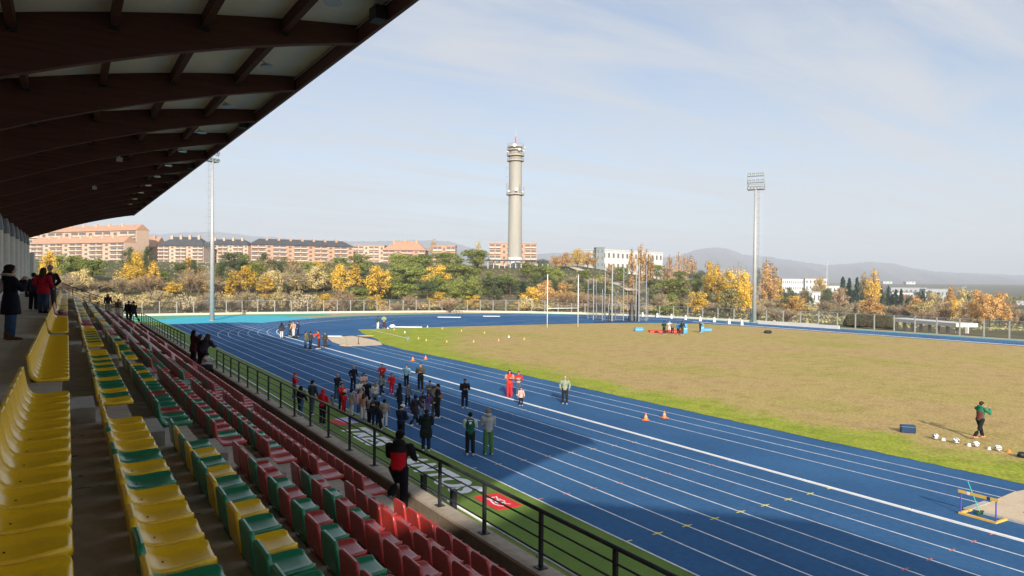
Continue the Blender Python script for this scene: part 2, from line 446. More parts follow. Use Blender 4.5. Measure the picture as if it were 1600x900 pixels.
# landing pits
def pit(name, label, pts, z=.03):
    o = pl(pts, z, name, m_sand); struct(o); return o
pit('sand_pit', '', [(25.5, 73.6), (27.2, 72.8), (29.6, 73.0), (30.6, 76), (31.2, 79.4), (31.0, 86.6), (27.3, 85.6), (25.9, 79)])
pit('sand_pit', '', [(24.95, 10.9), (26.2, 11.0), (28.3, 11.1), (29.6, 10.9), (29.7, 2), (24.95, 2)])
pb = MB(); pb.box(24.75, 24.93, 2, 10.55, .012, .07); pb.box(24.75, 26.2, 10.95, 11.15, .012, .05)
struct(pb.build('pit_edging', m_conc2))
m_rm = mat('red_marker', (.6, .05, .03))
for cx, cy, tx in ((26.15, 9.85, 'red square patch on the sand pit cover nearer to the hurdle'), (26.15, 9.35, 'red square patch on the sand pit cover farther from the hurdle')):
    rm = MB(); rm.box(cx-.14, cx+.14, cy-.09, cy+.09, .031, .036); tag(rm.build('pit_marker', m_rm), tx, 'marker', 'red patches on the pit cover')
# ================================================================== GRANDSTAND
TZ, TR, TD, TX = 5.92, .40, .815, -.07        # top tier height, riser, tread, edge
Y0, Y1, YE = -4.4, 70.0, 90.0
st = thing('grandstand', 'covered concrete grandstand with curved timber roof beams on the left', 'grandstand', (0, 0, 0))
mb = MB()
mb.box(-4.3, TX, Y0, YE, TZ-.5, TZ)                          # upper walkway
for k in range(1, 8):
    x0 = TX+TD*(k-1); x1 = TX+TD*k if k < 7 else 5.43
    z = TZ-TR*k
    mb.box(x0, x1, Y0-8, Y1, z-.6, z)
mb.build('terrace', m_conc, st)
mb = MB(); z0 = 0
mb.box(5.44, 5.70, Y0-10, Y1, 0, 3.35); mb.build('parapet_wall', m_conc_dark, st)
mb = MB(); mb.box(5.42, 5.72, Y0-10, Y1+.02, 3.352, 3.40); mb.build('parapet_coping', m_conc, st)
mb = MB(); mb.box(-4.6, -4.3, Y0, YE, 0, 14.5); mb.build('back_wall', m_wall, st)
mb = MB(); mb.box(-4.3, -2.9, Y0-.3, Y0-.01, 0, 10.8); mb.build('end_wall', m_wall, st)  # unseen, added behind the camera to narrow the sun streak on the seats
mb = MB(); mb.box(-4.3, 5.43, Y1, Y1+.3, 0, 2.9); mb.box(-4.3, .0, Y1+.3, YE+2, 0, TZ-.52); mb.build('end_wall', m_conc2, st)
# flank landing seen beyond the last seats
mb = MB()
for k in range(1, 8):
    x0 = TX+TD*(k-1); x1 = TX+TD*k if k < 7 else 5.43
    mb.box(x0, x1, Y1+.302, Y1+2.6, TZ-TR*k-.6, TZ-TR*k)
mb.build('end_terrace', m_conc2, st)
# joints and stains of the concrete
m_joint = mat('joint_dark', (.05, .04, .032), None, 9, .95)
for Yj in (3.1, 7.3, 13.6, 17.4, 23.9, 29.2):
    for k in range(0, 7):
        x0 = TX+TD*(k-1)+.01 if k else -4.2; x1 = TX+TD*k-.47
        z = TZ-TR*k+.003; n_ = 7; mb = MB()
        for i in range(n_):
            a = x0+(x1-x0)*i/n_; b = x0+(x1-x0)*(i+1)/n_; w0 = .006+.004*math.sin(i*2.1+k); ya = Yj+.012*math.sin(i*1.7+k+Yj); yb = Yj+.012*math.sin((i+1)*1.7+k+Yj)
            mb.quad((a, ya-w0, z), (b, yb-w0, z), (b, yb+w0, z), (a, ya+w0, z))
        mb.build('concrete_joint', m_joint, st)
sr = random.Random(12)
for i in range(26):
    k = sr.choice([0, 1, 1, 1, 2, 2, 3]); x = (TX+TD*(k-1)+sr.uniform(.05, .30)) if k else sr.uniform(-2.5, -.6); Yj = sr.uniform(2.5, 16); z = TZ-TR*k+.004; mb = MB(); rr_ = sr.uniform(.012, .035)
    mb.poly([(x+rr_*sr.uniform(.6, 1.3)*math.cos(q*math.pi/4), Yj+rr_*sr.uniform(.6, 1.3)*math.sin(q*math.pi/4), z) for q in range(8)])
    mb.build('stain', m_joint, st)
# aisle half steps
AISLES = [10.45+10*i for i in range(-1, 6)]
for a in AISLES:
    for k in range(7):
        x = TX+TD*k; z = TZ-TR*(k+1)
        if k == 6: x1 = x+.28
        else: x1 = x+.38
        mb = MB(); mb.box(x+.003, x1, a+.08, a+1.12, z+.002, z+.20); mb.build('aisle_step', m_conc2, st)
# roof
def under(X): # height of beam underside above the camera
    return 4.40+.345*X-.0130*X*X if X > -1 else 4.40+.375*X-.0*X*X
def top(X):
    return 5.52+.215*X-.0093*X*X
def drift(Y): return .0125*(Y-17.4)
XB = -4.25; XR = 6.28
beams = [-4.1, .25, 5.97, 11.7]+[17.4+5.72*i for i in range(13)]+[89.6]
N = 28
xs = [XB+(XR-XB)*i/N for i in range(N+1)]
def zu(X, Y): return CAM_H+under(X)+drift(Y)
def zt(X, Y): return CAM_H+top(X)+drift(Y)
for Y in beams:
    mb = MB(); t = .11
    for i in range(N):
        a, b = xs[i], xs[i+1]
        for sy in (-t, t):
            q = [(a, Y+sy, zu(a, Y)), (b, Y+sy, zu(b, Y)), (b, Y+sy, zt(b, Y)), (a, Y+sy, zt(a, Y))]
            mb.quad(*(q if sy < 0 else q[::-1]))
        mb.quad((a, Y-t, zu(a, Y)), (a, Y+t, zu(a, Y)), (b, Y+t, zu(b, Y)), (b, Y-t, zu(b, Y)))
        mb.quad((a, Y-t, zt(a, Y)), (b, Y-t, zt(b, Y)), (b, Y+t, zt(b, Y)), (a, Y+t, zt(a, Y)))
    mb.quad((XR, Y-t, zu(XR, Y)), (XR, Y+t, zu(XR, Y)), (XR, Y+t, zt(XR, Y)), (XR, Y-t, zt(XR, Y)))
    bo = mb.build('roof_beam', m_glulam, st)
    # hangers where the purlins meet the beam, dark steel shoes
    if Y < 60:
        for X in (-.95, .85, 2.65, 4.45):
            hb = MB(); zz_ = zt(X, Y)-.34
            hb.box(X-.10, X+.10, Y-t-.06, Y-t-.002, zz_-.05, zz_+.20)
            hb.build('beam_shoe', m_steel, bo)
for X in (-2.75, -.95, .85, 2.65, 4.45):
    mb = MB()
    a, b = beams[0], beams[-1]
    mb.quad((X-.075, a, zt(X, a)-.32), (X-.075, b, zt(X, b)-.32), (X-.075, b, zt(X, b)-.02), (X-.075, a, zt(X, a)-.02))
    mb.quad((X+.075, b, zt(X, b)-.32), (X+.075, a, zt(X, a)-.32), (X+.075, a, zt(X, a)-.02), (X+.075, b, zt(X, b)-.02))
    mb.quad((X+.075, a, zt(X, a)-.32), (X+.075, b, zt(X, b)-.32), (X-.075, b, zt(X, b)-.32), (X-.075, a, zt(X, a)-.32))
    mb.build('roof_purlin', m_glulam, st)
mb = MB()
for i in range(N):
    a, b = xs[i], xs[i+1]
    if i == N-1: b = XR+.16
    for k in range(len(beams)-1):
        ya, yb = beams[k], beams[k+1]
        if k == 0: ya -= .4
        if k == len(beams)-2: yb += .6
        mb.quad((a, ya, zt(a, ya)+.004), (b, ya, zt(b, ya)+.004), (b, yb, zt(b, yb)+.004), (a, yb, zt(a, yb)+.004))
        mb.quad((a, ya, zt(a, ya)+.09), (a, yb, zt(a, yb)+.09), (b, yb, zt(b, yb)+.09), (b, ya, zt(b, ya)+.09))
mb.build('roof_panel', m_panel, st)
# fascia board, drip edge and cable conduit
ya, yb = beams[0]-.4, beams[-1]+.6
def longbox(X0, X1, d0, d1):
    m_ = MB()
    p = []
    for Y in (ya, yb):
        b_ = zt(XR, Y)
        p.append([(X0, Y, b_+d0), (X1, Y, b_+d0), (X1, Y, b_+d1), (X0, Y, b_+d1)])
    A, B = p
    m_.quad(A[3], A[2], A[1], A[0]); m_.quad(*B)
    for i in range(4):
        j = (i+1) % 4; m_.quad(A[i], A[j], B[j], B[i])
    return m_
longbox(XR+.003, XR+.10, -.46, .10).build('fascia_board', m_fascia, st)
longbox(XR+.102, XR+.20, -.02, .16).build('gutter', m_galv, st)
longbox(XR-.075, XR-.045, -.13, -.10).build('cable_conduit', m_galv, st)
# far end fascia following the arch
mb = MB()
Y = beams[-1]+.35
for i in range(N):
    a, b = xs[i], xs[i+1]
    mb.quad((a, Y, zt(a, Y)-.35), (b, Y, zt(b, Y)-.35), (b, Y, zt(b, Y)+.1), (a, Y, zt(a, Y)+.1))
mb.build('end_fascia', m_fascia, st)
# roof lamps
for i, Y in enumerate([14.6, 20.3, 26.0, 31.7, 37.4, 43.1, 48.8, 54.5, 60.2, 66, 71.7]):
    X = 4.75; z = zt(X, Y)-.35
    mb = MB(); mb.tube([(X, Y, z-.02), (X, Y, z-.10)], [.17, .20], 12)
    mb.tube([(X-.22, Y, z+.12), (X, Y, z-.02)], .025, 6)
    mb.build('roof_lamp', m_glass, st)
for X, Y in ((1.9, 34.5), (1.3, 46.0)):
    z = zu(X, Y)
    mb = MB(); mb.box(X-.11, X+.11, Y-.1, Y+.1, z-.24, z-.08); mb.tube([(X, Y, z-.08), (X, Y, z+.1)], .02, 6)
    mb.build('loudspeaker', m_galv, st)
for Y in (15.4, 30.3, 44.6):
    X = XR-.2; z = zu(X, Y)+.1
    mb = MB(); mb.box(X-.13, X+.16, Y-.2, Y+.2, z-.1, z+.22); mb.build('floodlight', m_black, st)
# columns along the back
for Y in beams[:-1]:
    mb = MB(); X = -3.55; zc = CAM_H+under(X)+drift(Y)
    mb.tube([(X, Y, TZ), (X, Y, zc-.75)], .31, 20); co = mb.build('column', m_column, st, smooth=False)
    mb = MB(); mb.tube([(X, Y, zc-.75), (X, Y, zc-.68), (X, Y, zc-.05), (X, Y, zc+.25)], [.34, .34, .26, .24], 12)
    mb.build('column_capital', m_capital, co)
mb = MB(); mb.box(-4.28, -2.9, 86.5, 89.4, TZ, TZ+3.9); mb.box(-4.28, -2.6, 78, 86.498, TZ, TZ+1.2); mb.build('stair_housing', m_column, st)

# railings -------------------------------------------------------------
def rail_run(name, label, P0, P1, hts, n, zb=3.40, posts=.03):
    t = thing(name, label, 'railing', (P0[0], P0[1], 0), 0, 'railings of the stand')
    L_ = lambda u: (P1[0]*u+P0[0]*(1-u)-P0[0], P1[1]*u+P0[1]*(1-u)-P0[1])
    za = P0[2]; zb_ = P1[2]
    for h in hts:
        m_ = MB(); a = L_(0); b = L_(1)
        r = .030 if h == max(hts) else .014
        m_.tube([(a[0], a[1], za+h), (b[0], b[1], zb_+h)], r, 8); m_.build('rail', m_steel, t, smooth=True)
    for i in range(n):
        u = i/(n-1); c = L_(u); z = za+(zb_-za)*u
        m_ = MB(); m_.box(c[0]-.022, c[0]+.022, c[1]-.03, c[1]+.03, z+.002, z+max(hts)-.02); m_.box(c[0]-.07, c[0]+.07, c[1]-.08, c[1]+.08, z+.002, z+.014)
        m_.build('post', m_steel, t)
HT = (.21, .41, .61, .80)
rail_run('railing', 'dark steel railing on the parapet along the near part of the stand', (5.57, .1, 3.4), (5.57, 32.9, 3.4), HT, 22)
rail_run('railing', 'dark steel railing on the parapet beyond the group of women', (5.57, 42.9, 3.4), (5.57, 69.8, 3.4), HT, 18)
rail_run('stair_railing', 'sloping railing closing the far end of the terraces', (-.9, 72.4, 5.95), (5.57, 72.4, 3.2), (.2, .42, .64, .86, 1.08), 6)
rail_run('stair_railing', 'level railing of the far walkway above the yellow trees', (-2.6, 78.0, 5.92), (-.9, 72.6, 5.95), (.2, .42, .64, .86, 1.08), 3)
rail_run('railing', 'tall upright railing closing the lower end of the stand', (5.57, 70.1, 3.4), (3.3, 72.2, 3.4), (.25, .5, .75, 1.0, 1.25), 5)
# bin
mb = MB(); mb.tube([(0, 0, 0), (0, 0, .75)], [.2, .24], 14); mb.tube([(0, 0, .75), (0, 0, .78)], [.26, .26], 14)
b_ = at(48, 452, TZ); 
bi = mb.build('litter_bin', m_black); bi.location = (-2.35, 60.5, TZ+.0); bi.scale = (1, 1, 1.5); tag(bi, 'tall black litter bin by the last columns of the stand', 'litter bin')

# ------------------------------------------------------------------ SEATS
def seat_mesh(nu, name, mats, prof):
    """monobloc shell: upper surface, back/under skin and the side walls between them"""
    P = prof; mb = MB(); k = len(P)
    us = [-1, -.94, -.80, -.4, 0, .4, .80, .94, 1] if nu == 8 else [-1+2*j/nu for j in range(nu+1)]; w_ = len(us)
    P = [(x, z, hw*.955) for x, z, hw in P]
    for i, (x, z, hw) in enumerate(P):
        for u in us:
            dish = (-.030 if abs(u) < .85 else (-.004 if abs(u) > .97 else -.001))*(1-.25*u*u)*min(1, i/3) if 0 < i < k-2 else 0
            if z < .05: mb.v.append((x, u*hw, z+dish))
            else: mb.v.append((x+dish*1.2, u*hw, z))
    base = len(mb.v)
    for i, (x, z, hw) in enumerate(P):
        for u in us:
            if z < .03: mb.v.append((x-.004, u*(hw+.006), min(z-.02, -.05)))
            else:
                f = min(1, z/.35); mb.v.append((-.425-.045*f-.006*abs(u), u*(hw+.004), z-.004-.03*(1-f)))
    for i in range(k-1):
        for j in range(w_-1):
            a = i*w_+j; mb.f.append((a, a+1, a+w_+1, a+w_)); mb.m.append(0)
            c = base+a; mb.f.append((c, c+w_, c+w_+1, c+1)); mb.m.append(0)
        for j, fl in ((0, 0), (w_-1, 1)):
            a = i*w_+j; c = base+a
            mb.f.append((a, a+w_, c+w_, c) if not fl else (a, c, c+w_, a+w_)); mb.m.append(0)
    for i in (0, k-1):
        for j in range(w_-1):
            a = i*w_+j; c = base+a; mb.f.append((a, c, c+1, a+1) if i == 0 else (a, a+1, c+1, c)); mb.m.append(0)
    # lower back skirt down to the concrete
    n = len(mb.v)
    for u in us: mb.v.append((-.425, u*.205, .0)); 
    for u in us: mb.v.append((-.405, u*.195, -.055))
    for j in range(w_-1): mb.f.append((n+j, n+w_+j, n+w_+j+1, n+j+1)); mb.m.append(0)
    return mb
prof = [(.030, -.055, .150), (.042, -.026, .165), (.034, .000, .180), (.008, .012, .205), (-.07, .008, .222), (-.20, -.004, .226), (-.29, -.002, .226), (-.345, .018, .225), (-.378, .060, .224), (-.398, .12, .222), (-.412, .20, .218), (-.424, .28, .210), (-.432, .325, .196), (-.437, .345, .165)]
def smooth_mesh(mb, mats, name, sub=0):
    me = mb.mesh(name, mats, True)
    return me
m_seat = {}
m_seat['Y'] = mat('seat_yellow', (.93, .585, .006), (.84, .52, .010), 5, .30, spec=.7, fine=(34, .10))
m_seat['G'] = mat('seat_green', (.008, .24, .11), (.012, .20, .10), 5, .30, spec=.7, fine=(30, .15))
m_seat['R'] = mat('seat_red', (.50, .036, .028), (.40, .045, .042), 5, .34, spec=.65, fine=(30, .15))
CN = {'Y': 'yellow', 'G': 'green', 'R': 'red'}
seat_me = {c: seat_mesh(8, 'seat', None, prof).mesh('stadium_seat', [m_seat[c]], True) for c in 'YGR'}
bolt_mb = MB(); bolt_mb.tube([(-.27, 0, -.035), (-.27, 0, -.026)], [.006, .006], 8)
bolt_me = bolt_mb.mesh('bolt', [m_black])
pats = {
 (0, 0): 'Y'*17, (0, 1): 'YYYYGYGYYYYGYYYYY', (0, 2): 'GYGYGGYGYGGGGGGGG', (0, 3): 'RRGRGRGRGRRGRGRRR', (0, 4): 'RGRGRRRRRRRRRRRRR', (0, 5): 'R'*17, (0, 6): 'R'*17,
 (1, 0): 'Y'*17, (1, 1): 'YGYGGYGGYGYGYGYYY', (1, 2): 'GGRGGGRGGGYGGYGGY', (1, 3): 'RGRRGRGRGRRGRRRGR', (1, 4): 'RRGRGRGRGRRGRRRRR', (1, 5): 'RRRRRRRRRRGRRRRRR', (1, 6): 'R'*17}
probs = {0: 'Y'*10, 1: 'YYYGYYYGYG', 2: 'YYGYGYGGYG', 3: 'GGRGRGGRRR', 4: 'RGRRRRGRRR', 5: 'RRRRRRRGRR', 6: 'R'*10}
starts = {0: (10.2-16*.51, 1), 1: (12.0, 1)}
allseats = []
for sct in range(0, 7):
    for k in range(7):
        for i in range(17):
            if sct == 0: Y = 10.18-.51*i
            else: Y = 12.02+10*(sct-1)+.51*i
            if Y > 69.6: continue
            if (sct, k) in pats:
                c = pats[(sct, k)][i]
            else:
                c = probs[k][rnd.randrange(10)]
                if sct in (3,) and i < 5 and k < 3: c = 'R'
            X = .02+TD*k-.035; z = TZ-TR*k+.052
            if sct == 0 and Y < 1.8: continue
            allseats.append((math.sqrt(X*X+Y*Y+(CAM_H-z)**2), sct, k, i, X, Y, z, c))
def visible(s):
    x, y = proj((s[4], s[5], s[6]+.2)); return s[5] > 1 and y < 960 and x > -80
vis = [s for s in allseats if visible(s)]
hid = [s for s in allseats if not visible(s)]
vis.sort()
near, rest = vis[:300], vis[300:]
ROWN = ['top row', 'second row', 'third row', 'fourth row', 'fifth row', 'sixth row', 'front row']
SIDE = ['near side of the first stair aisle', 'far side of the first stair aisle', 'far side of the second stair aisle', 'far side of the third stair aisle']
BLK = ['nearest block', 'block beyond the first stair aisle', 'block beyond the second stair aisle', 'third block away']
for d, sct, k, i, X, Y, z, c in near:
    o = link('stadium_seat', seat_me[c], None, (X, Y+rnd.uniform(-.004, .004), z), rnd.uniform(-.012, .012))
    tag(o, f'{CN[c]} seat, {ordw(i+1)} from the {SIDE[sct]} in the {ROWN[k]}', 'seat', 'plastic seats of the grandstand')
    if d < 8: link('bolt', bolt_me, o)
# all further seats as one object
lo_prof = [prof[i] for i in (0, 2, 4, 6, 8, 10, 13)]
lo = seat_mesh(2, 'x', None, lo_prof)
big = MB(); ci = {'Y': 0, 'G': 1, 'R': 2}
for d, sct, k, i, X, Y, z, c in rest:
    n = len(big.v); big.v += [(v[0]+X, v[1]+Y, v[2]+z) for v in lo.v]
    big.f += [tuple(n+q for q in f) for f in lo.f]; big.m += [ci[c]]*len(lo.f)
o = big.build('stadium_seat', [m_seat['Y'], m_seat['G'], m_seat['R']], None, True)
tag(o, 'distant rows of yellow, green and red plastic seats at the far end of the stand', 'seat', None, 'stuff')

# neighbouring roof behind the camera (casts the second shadow on the track)
nb = thing('neighbouring_pavilion', 'neighbouring pavilion with a sloping roof behind the stand', 'building', (0, 0, 0))
mb = MB()
A = [(5.6, -16.1, 13.4), (-2.9, -16.1, 16.1), (-7.0, -16.3, 15.5), (-11, -13.9, 14.4)]
for i in range(3):
    p, q = A[i], A[i+1]; p2, q2 = (p[0], -60, p[2]), (q[0], -60, q[2])
    dn = lambda v: (v[0], v[1], v[2]-.3)
    mb.quad(p, q, q2, p2); mb.quad(dn(p2), dn(q2), dn(q), dn(p)); mb.quad(dn(p), dn(q), q, p); mb.quad(p2, q2, dn(q2), dn(p2))
mb.quad(dn(A[0]), A[0], (5.6, -60, 13.4), (5.6, -60, 13.1)); mb.quad(A[3], dn(A[3]), (-11, -60, 14.1), (-11, -60, 14.4))
mb.build('roof', m_wall, nb)
mb = MB(); mb.box(-10.5, -6, -59, -20, 0, 13.9); mb.build('wall', m_wall, nb)
# ================================================================== BACKGROUND
def bgp(px, zc):
    a = (px-800)/F_PX
    return (zc*(math.sin(YAW)+a*math.cos(YAW)), zc*(math.cos(YAW)-a*math.sin(YAW)))
def yh(px): return 437+(px-800)*.0077
def ground_at(px, ybase, z0=150, z1=900):
    zc = z0
    while zc < z1:
        x, y = bgp(px, zc)
        z = terr(x, y)
        if z > -20 and proj((x, y, z))[1] <= ybase and stadium_dist(x, y) > 1: return x, y, z, zc
        zc += 2
    return x, y, z, zc
# mountains -----------------------------------------------------------
def mountain(name, prof, zc, depth, c1, c2, seed):
    r = random.Random(seed); mb = MB(); cols = []
    x = prof[0][0]; step = 4
    while x <= prof[-1][0]:
        y = interp(prof, x); h = CAM_H+(yh(x)-y)*zc/F_PX
        h += r.uniform(-6, 6)
        col = []
        for i in range(15):
            t = i/14
            z = zc-depth*(1-t)
            hh = h*(t**1.25) if i < 14 else h
            hh += (1-abs(2*t-1))*h*.10*math.sin(x*.061+t*7+seed)+(1-abs(2*t-1))*h*.06*math.sin(x*.17+t*11)
            p = bgp(x, z); col.append((p[0], p[1], hh-2*(1-t)))
        p = bgp(x, zc+500); col.append((p[0], p[1], -5))
        cols.append(col); x += step
    n = len(cols[0])
    for col in cols: mb.v += col
    for i in range(len(cols)-1):
        for j in range(n-1):
            mb.f.append((i*n+j, (i+1)*n+j, (i+1)*n+j+1, i*n+j+1)); mb.m.append(0)
    m = mat(name+'_rock', c1, c2, .0016, .95, fine=(.006, .5))
    return struct(mb.build(name, m, None, True))
mountain('mountains', [(-400, 380), (100, 372), (200, 366), (250, 366), (290, 363), (330, 362), (400, 369), (470, 374), (550, 377), (620, 376), (650, 375), (700, 377), (740, 388), (770, 396), (840, 397), (880, 395), (930, 400), (1000, 404), (1060, 400), (1085, 391), (1100, 387.5), (1120, 386), (1140, 390), (1160, 398), (1200, 401), (1230, 406), (1290, 414), (1330, 411.5), (1360, 409), (1400, 412.5), (1420, 418), (1460, 424), (1500, 426), (1600, 430), (1800, 436), (2200, 438)], 8200, 3600, (.12, .125, .12), (.16, .14, .11), 3)
# haze ----------------------------------------------------------------
hz = MB(); hz.box(-10800, 10800, -10800, 10800, -40, 520)
m = bpy.data.materials.new('haze_air'); m.use_nodes = True
for n_ in list(m.node_tree.nodes):
    if n_.type == 'BSDF_PRINCIPLED': m.node_tree.nodes.remove(n_)
pv = m.node_tree.nodes.new('ShaderNodeVolumePrincipled'); pv.inputs['Color'].default_value = (.80, .88, 1, 1); pv.inputs['Density'].default_value = .00019; pv.inputs['Anisotropy'].default_value = 0
m.node_tree.links.new(pv.outputs[0], m.node_tree.nodes['Material Output'].inputs['Volume'])
o = hz.build('haze', m); tag(o, 'thin pale haze over the plain and mountains', 'haze', None, 'stuff')

# trees ---------------------------------------------------------------
def leafq(mb, c, n, s, r, m=0):
    n = Vector(n).normalized(); a = n.orthogonal().normalized(); b = n.cross(a)
    q = r.uniform(0, math.pi); a, b = a*math.cos(q)+b*math.sin(q), b*math.cos(q)-a*math.sin(q)
    c = Vector(c); l = s*r.uniform(.6, 1.25); w2 = l*r.uniform(.5, .8)
    mb.poly([c-a*l, c-b*w2+n*l*.15, c+a*l, c+b*w2-n*l*.1], m)
def crown(r, kind):
    """unit tree: height 1, crown width given by kind; returns crown MB, trunk MB"""
    mb = MB(); tk = MB()
    def blob(c, rx, rz, n, s, up=.3, fill=.55):
        for _ in range(n):
            while True:
                d = Vector((r.gauss(0, 1), r.gauss(0, 1), r.gauss(0, 1)))
                if d.length > .1: break
            d.normalize(); k = fill+(1-fill)*r.random()**.5
            p = (c[0]+d.x*rx*k, c[1]+d.y*rx*k, c[2]+d.z*rz*k)
            leafq(mb, p, d+Vector((r.uniform(-.5, .5), r.uniform(-.5, .5), up+r.uniform(-.3, .3))), s, r)
    if kind == 'pine':      # umbrella crown of many round clumps
        for _ in range(40):
            a = r.uniform(0, 6.28); q = math.sqrt(r.random())*.37
            e = math.sqrt(max(0, 1-(q/.42)**2))
            z = .56+e*r.choice([1, 1, .8, .3, -.35, -.75])*.30+r.uniform(-.03, .03)
            s = r.uniform(.11, .16)
            blob((q*math.cos(a), q*math.sin(a), z), s, s*.85, 80, .024, .4)
        for _ in range(5):
            a = r.uniform(0, 6.28); tk.tube([(0, 0, .3), (math.cos(a)*.12, math.sin(a)*.12, .48), (math.cos(a)*.28, math.sin(a)*.28, .66)], [.018, .013, .007], 5)
        tk.tube([(0, 0, -.05), (.01, 0, .25), (0, .01, .62)], [.030, .024, .014], 7)
    elif kind == 'round':
        for _ in range(30):
            a = r.uniform(0, 6.28); q = math.sqrt(r.random())*.36
            z = .20+.68*r.random(); k = 1-abs(z-.50)*1.1
            s = r.uniform(.10, .17)
            blob((q*k*math.cos(a), q*k*math.sin(a), z), s, s, 85, .022, .3, .3)
        for _ in range(9):
            a = r.uniform(0, 6.28); tk.tube([(0, 0, .2), (math.cos(a)*.1, math.sin(a)*.1, .42), (math.cos(a)*.26, math.sin(a)*.26, .75)], [.014, .010, .003], 4)
        tk.tube([(0, 0, -.05), (.01, 0, .2), (0, .01, .85)], [.024, .018, .004], 6)
    elif kind == 'poplar':
        for _ in range(24):
            z = .10+.82*r.random(); k = .075*(1-((z-.40)/.60)**2) if z > .4 else .075*(.5+z)
            a = r.uniform(0, 6.28)
            blob((k*math.cos(a), k*math.sin(a), z), .045, .10, 60, .014, .6, .3)
        for _ in range(14):
            a = r.uniform(0, 6.28); z = r.uniform(.1, .6); tk.tube([(0, 0, z), (math.cos(a)*.06, math.sin(a)*.06, z+.15), (math.cos(a)*.07, math.sin(a)*.07, z+.36)], [.006, .004, .0015], 4)
        tk.tube([(0, 0, -.05), (0, 0, .4), (0, 0, 1.0)], [.018, .012, .002], 6)
    elif kind == 'bare':    # leafless, dense upright twigs
        for _ in range(70):
            a = r.uniform(0, 6.28); q = r.uniform(.05, .36); z = r.uniform(.05, .35); h = r.uniform(.35, .62)*(1-q*.7)
            p0 = (q*.2*math.cos(a), q*.2*math.sin(a), z); p1 = (q*.7*math.cos(a), q*.7*math.sin(a), z+h*.5); p2 = (q*math.cos(a)*1.1, q*math.sin(a)*1.1, z+h)
            tk.tube([p0, p1, p2], [.007, .005, .002], 3, cap=False)
            for _ in range(16):
                t = r.uniform(.3, 1.1); b = Vector(p1).lerp(Vector(p2), t)
                d = Vector((r.uniform(-1, 1), r.uniform(-1, 1), r.uniform(.2, 1.4))).normalized()*r.uniform(.05, .10)
                s = d.cross(Vector((r.uniform(-1, 1), r.uniform(-1, 1), r.uniform(-1, 1)))).normalized()*.0042
                mb.poly([b-s, b+s, b+d+s*.5, b+d-s*.3])
        tk.tube([(0, 0, -.05), (0, 0, .3), (0, 0, .8)], [.022, .014, .003], 5)
    elif kind == 'conifer':
        for i in range(74):
            z = .06+.90*i/74; k = .17*(1-z)*r.uniform(.2, 1)+.004; a = r.uniform(0, 6.28)
            blob((k*math.cos(a), k*math.sin(a), z), .075*(1.25-z), .05, 34, .020, .2, .3)
        tk.tube([(0, 0, -.05), (0, 0, .95)], [.022, .003], 6)
    elif kind == 'bush':
        for _ in range(16):
            a = r.uniform(0, 6.28); q = math.sqrt(r.random())*.48; z = .30+.42*r.random()*(1-q)
            s = r.uniform(.16, .27)
            blob((q*math.cos(a), q*math.sin(a), z), s, s, 70, .042, .4, .4)
        for _ in range(8):
            a = r.uniform(0, 6.28); tk.tube([(0, 0, -.1), (math.cos(a)*.3, math.sin(a)*.3, .6)], [.02, .006], 4)
    return mb, tk
m_bark = mat('bark', (.10, .075, .055), None, 4, .9); m_twig = mat('twig', (.17, .125, .085), (.13, .095, .07), 2, .9)
LC = {
 'pine': ((.175, .21, .05), (.12, .155, .04), .45), 'oak': ((.09, .115, .05), (.062, .085, .038), .4), 'yellow': ((.66, .43, .06), (.54, .36, .07), .35),
 'orange': ((.56, .34, .12), (.46, .27, .10), .35), 'bare': ((.42, .345, .215), (.33, .265, .165), .3), 'rust': ((.40, .285, .165), (.33, .225, .135), .3), 'olive': ((.27, .24, .10), (.19, .18, .08), .35),
 'dark': ((.030, .055, .034), (.022, .042, .028), .35), 'pale': ((.54, .44, .20), (.44, .36, .17), .35), 'green': ((.22, .25, .06), (.16, .19, .05), .4)}
LM = {k: mat('leaves_'+k, a, b, 2.2, .85, island=i, spec=.15) for k, (a, b, i) in LC.items()}
KIND = {}
def kindmesh(shape, col):
    key = (shape, col)
    if key not in KIND:
        KIND[key] = []
        for v in range(3):
            r = random.Random(hash(shape) % 1000+v*17 if False else sum(map(ord, shape))+v*17)
            if (shape, v) not in SHP:
                SHP[(shape, v)] = crown(r, shape)
            a, b = SHP[(shape, v)]
            KIND[key].append((a.mesh('crown', [LM[col]]), b.mesh('trunk', [m_twig if shape in ('bare', 'poplar') else m_bark])))
    return KIND[key]
SHP = {}
WID = {'pine': .95, 'round': .80, 'poplar': .22, 'bare': .72, 'conifer': .46, 'bush': 1.25}
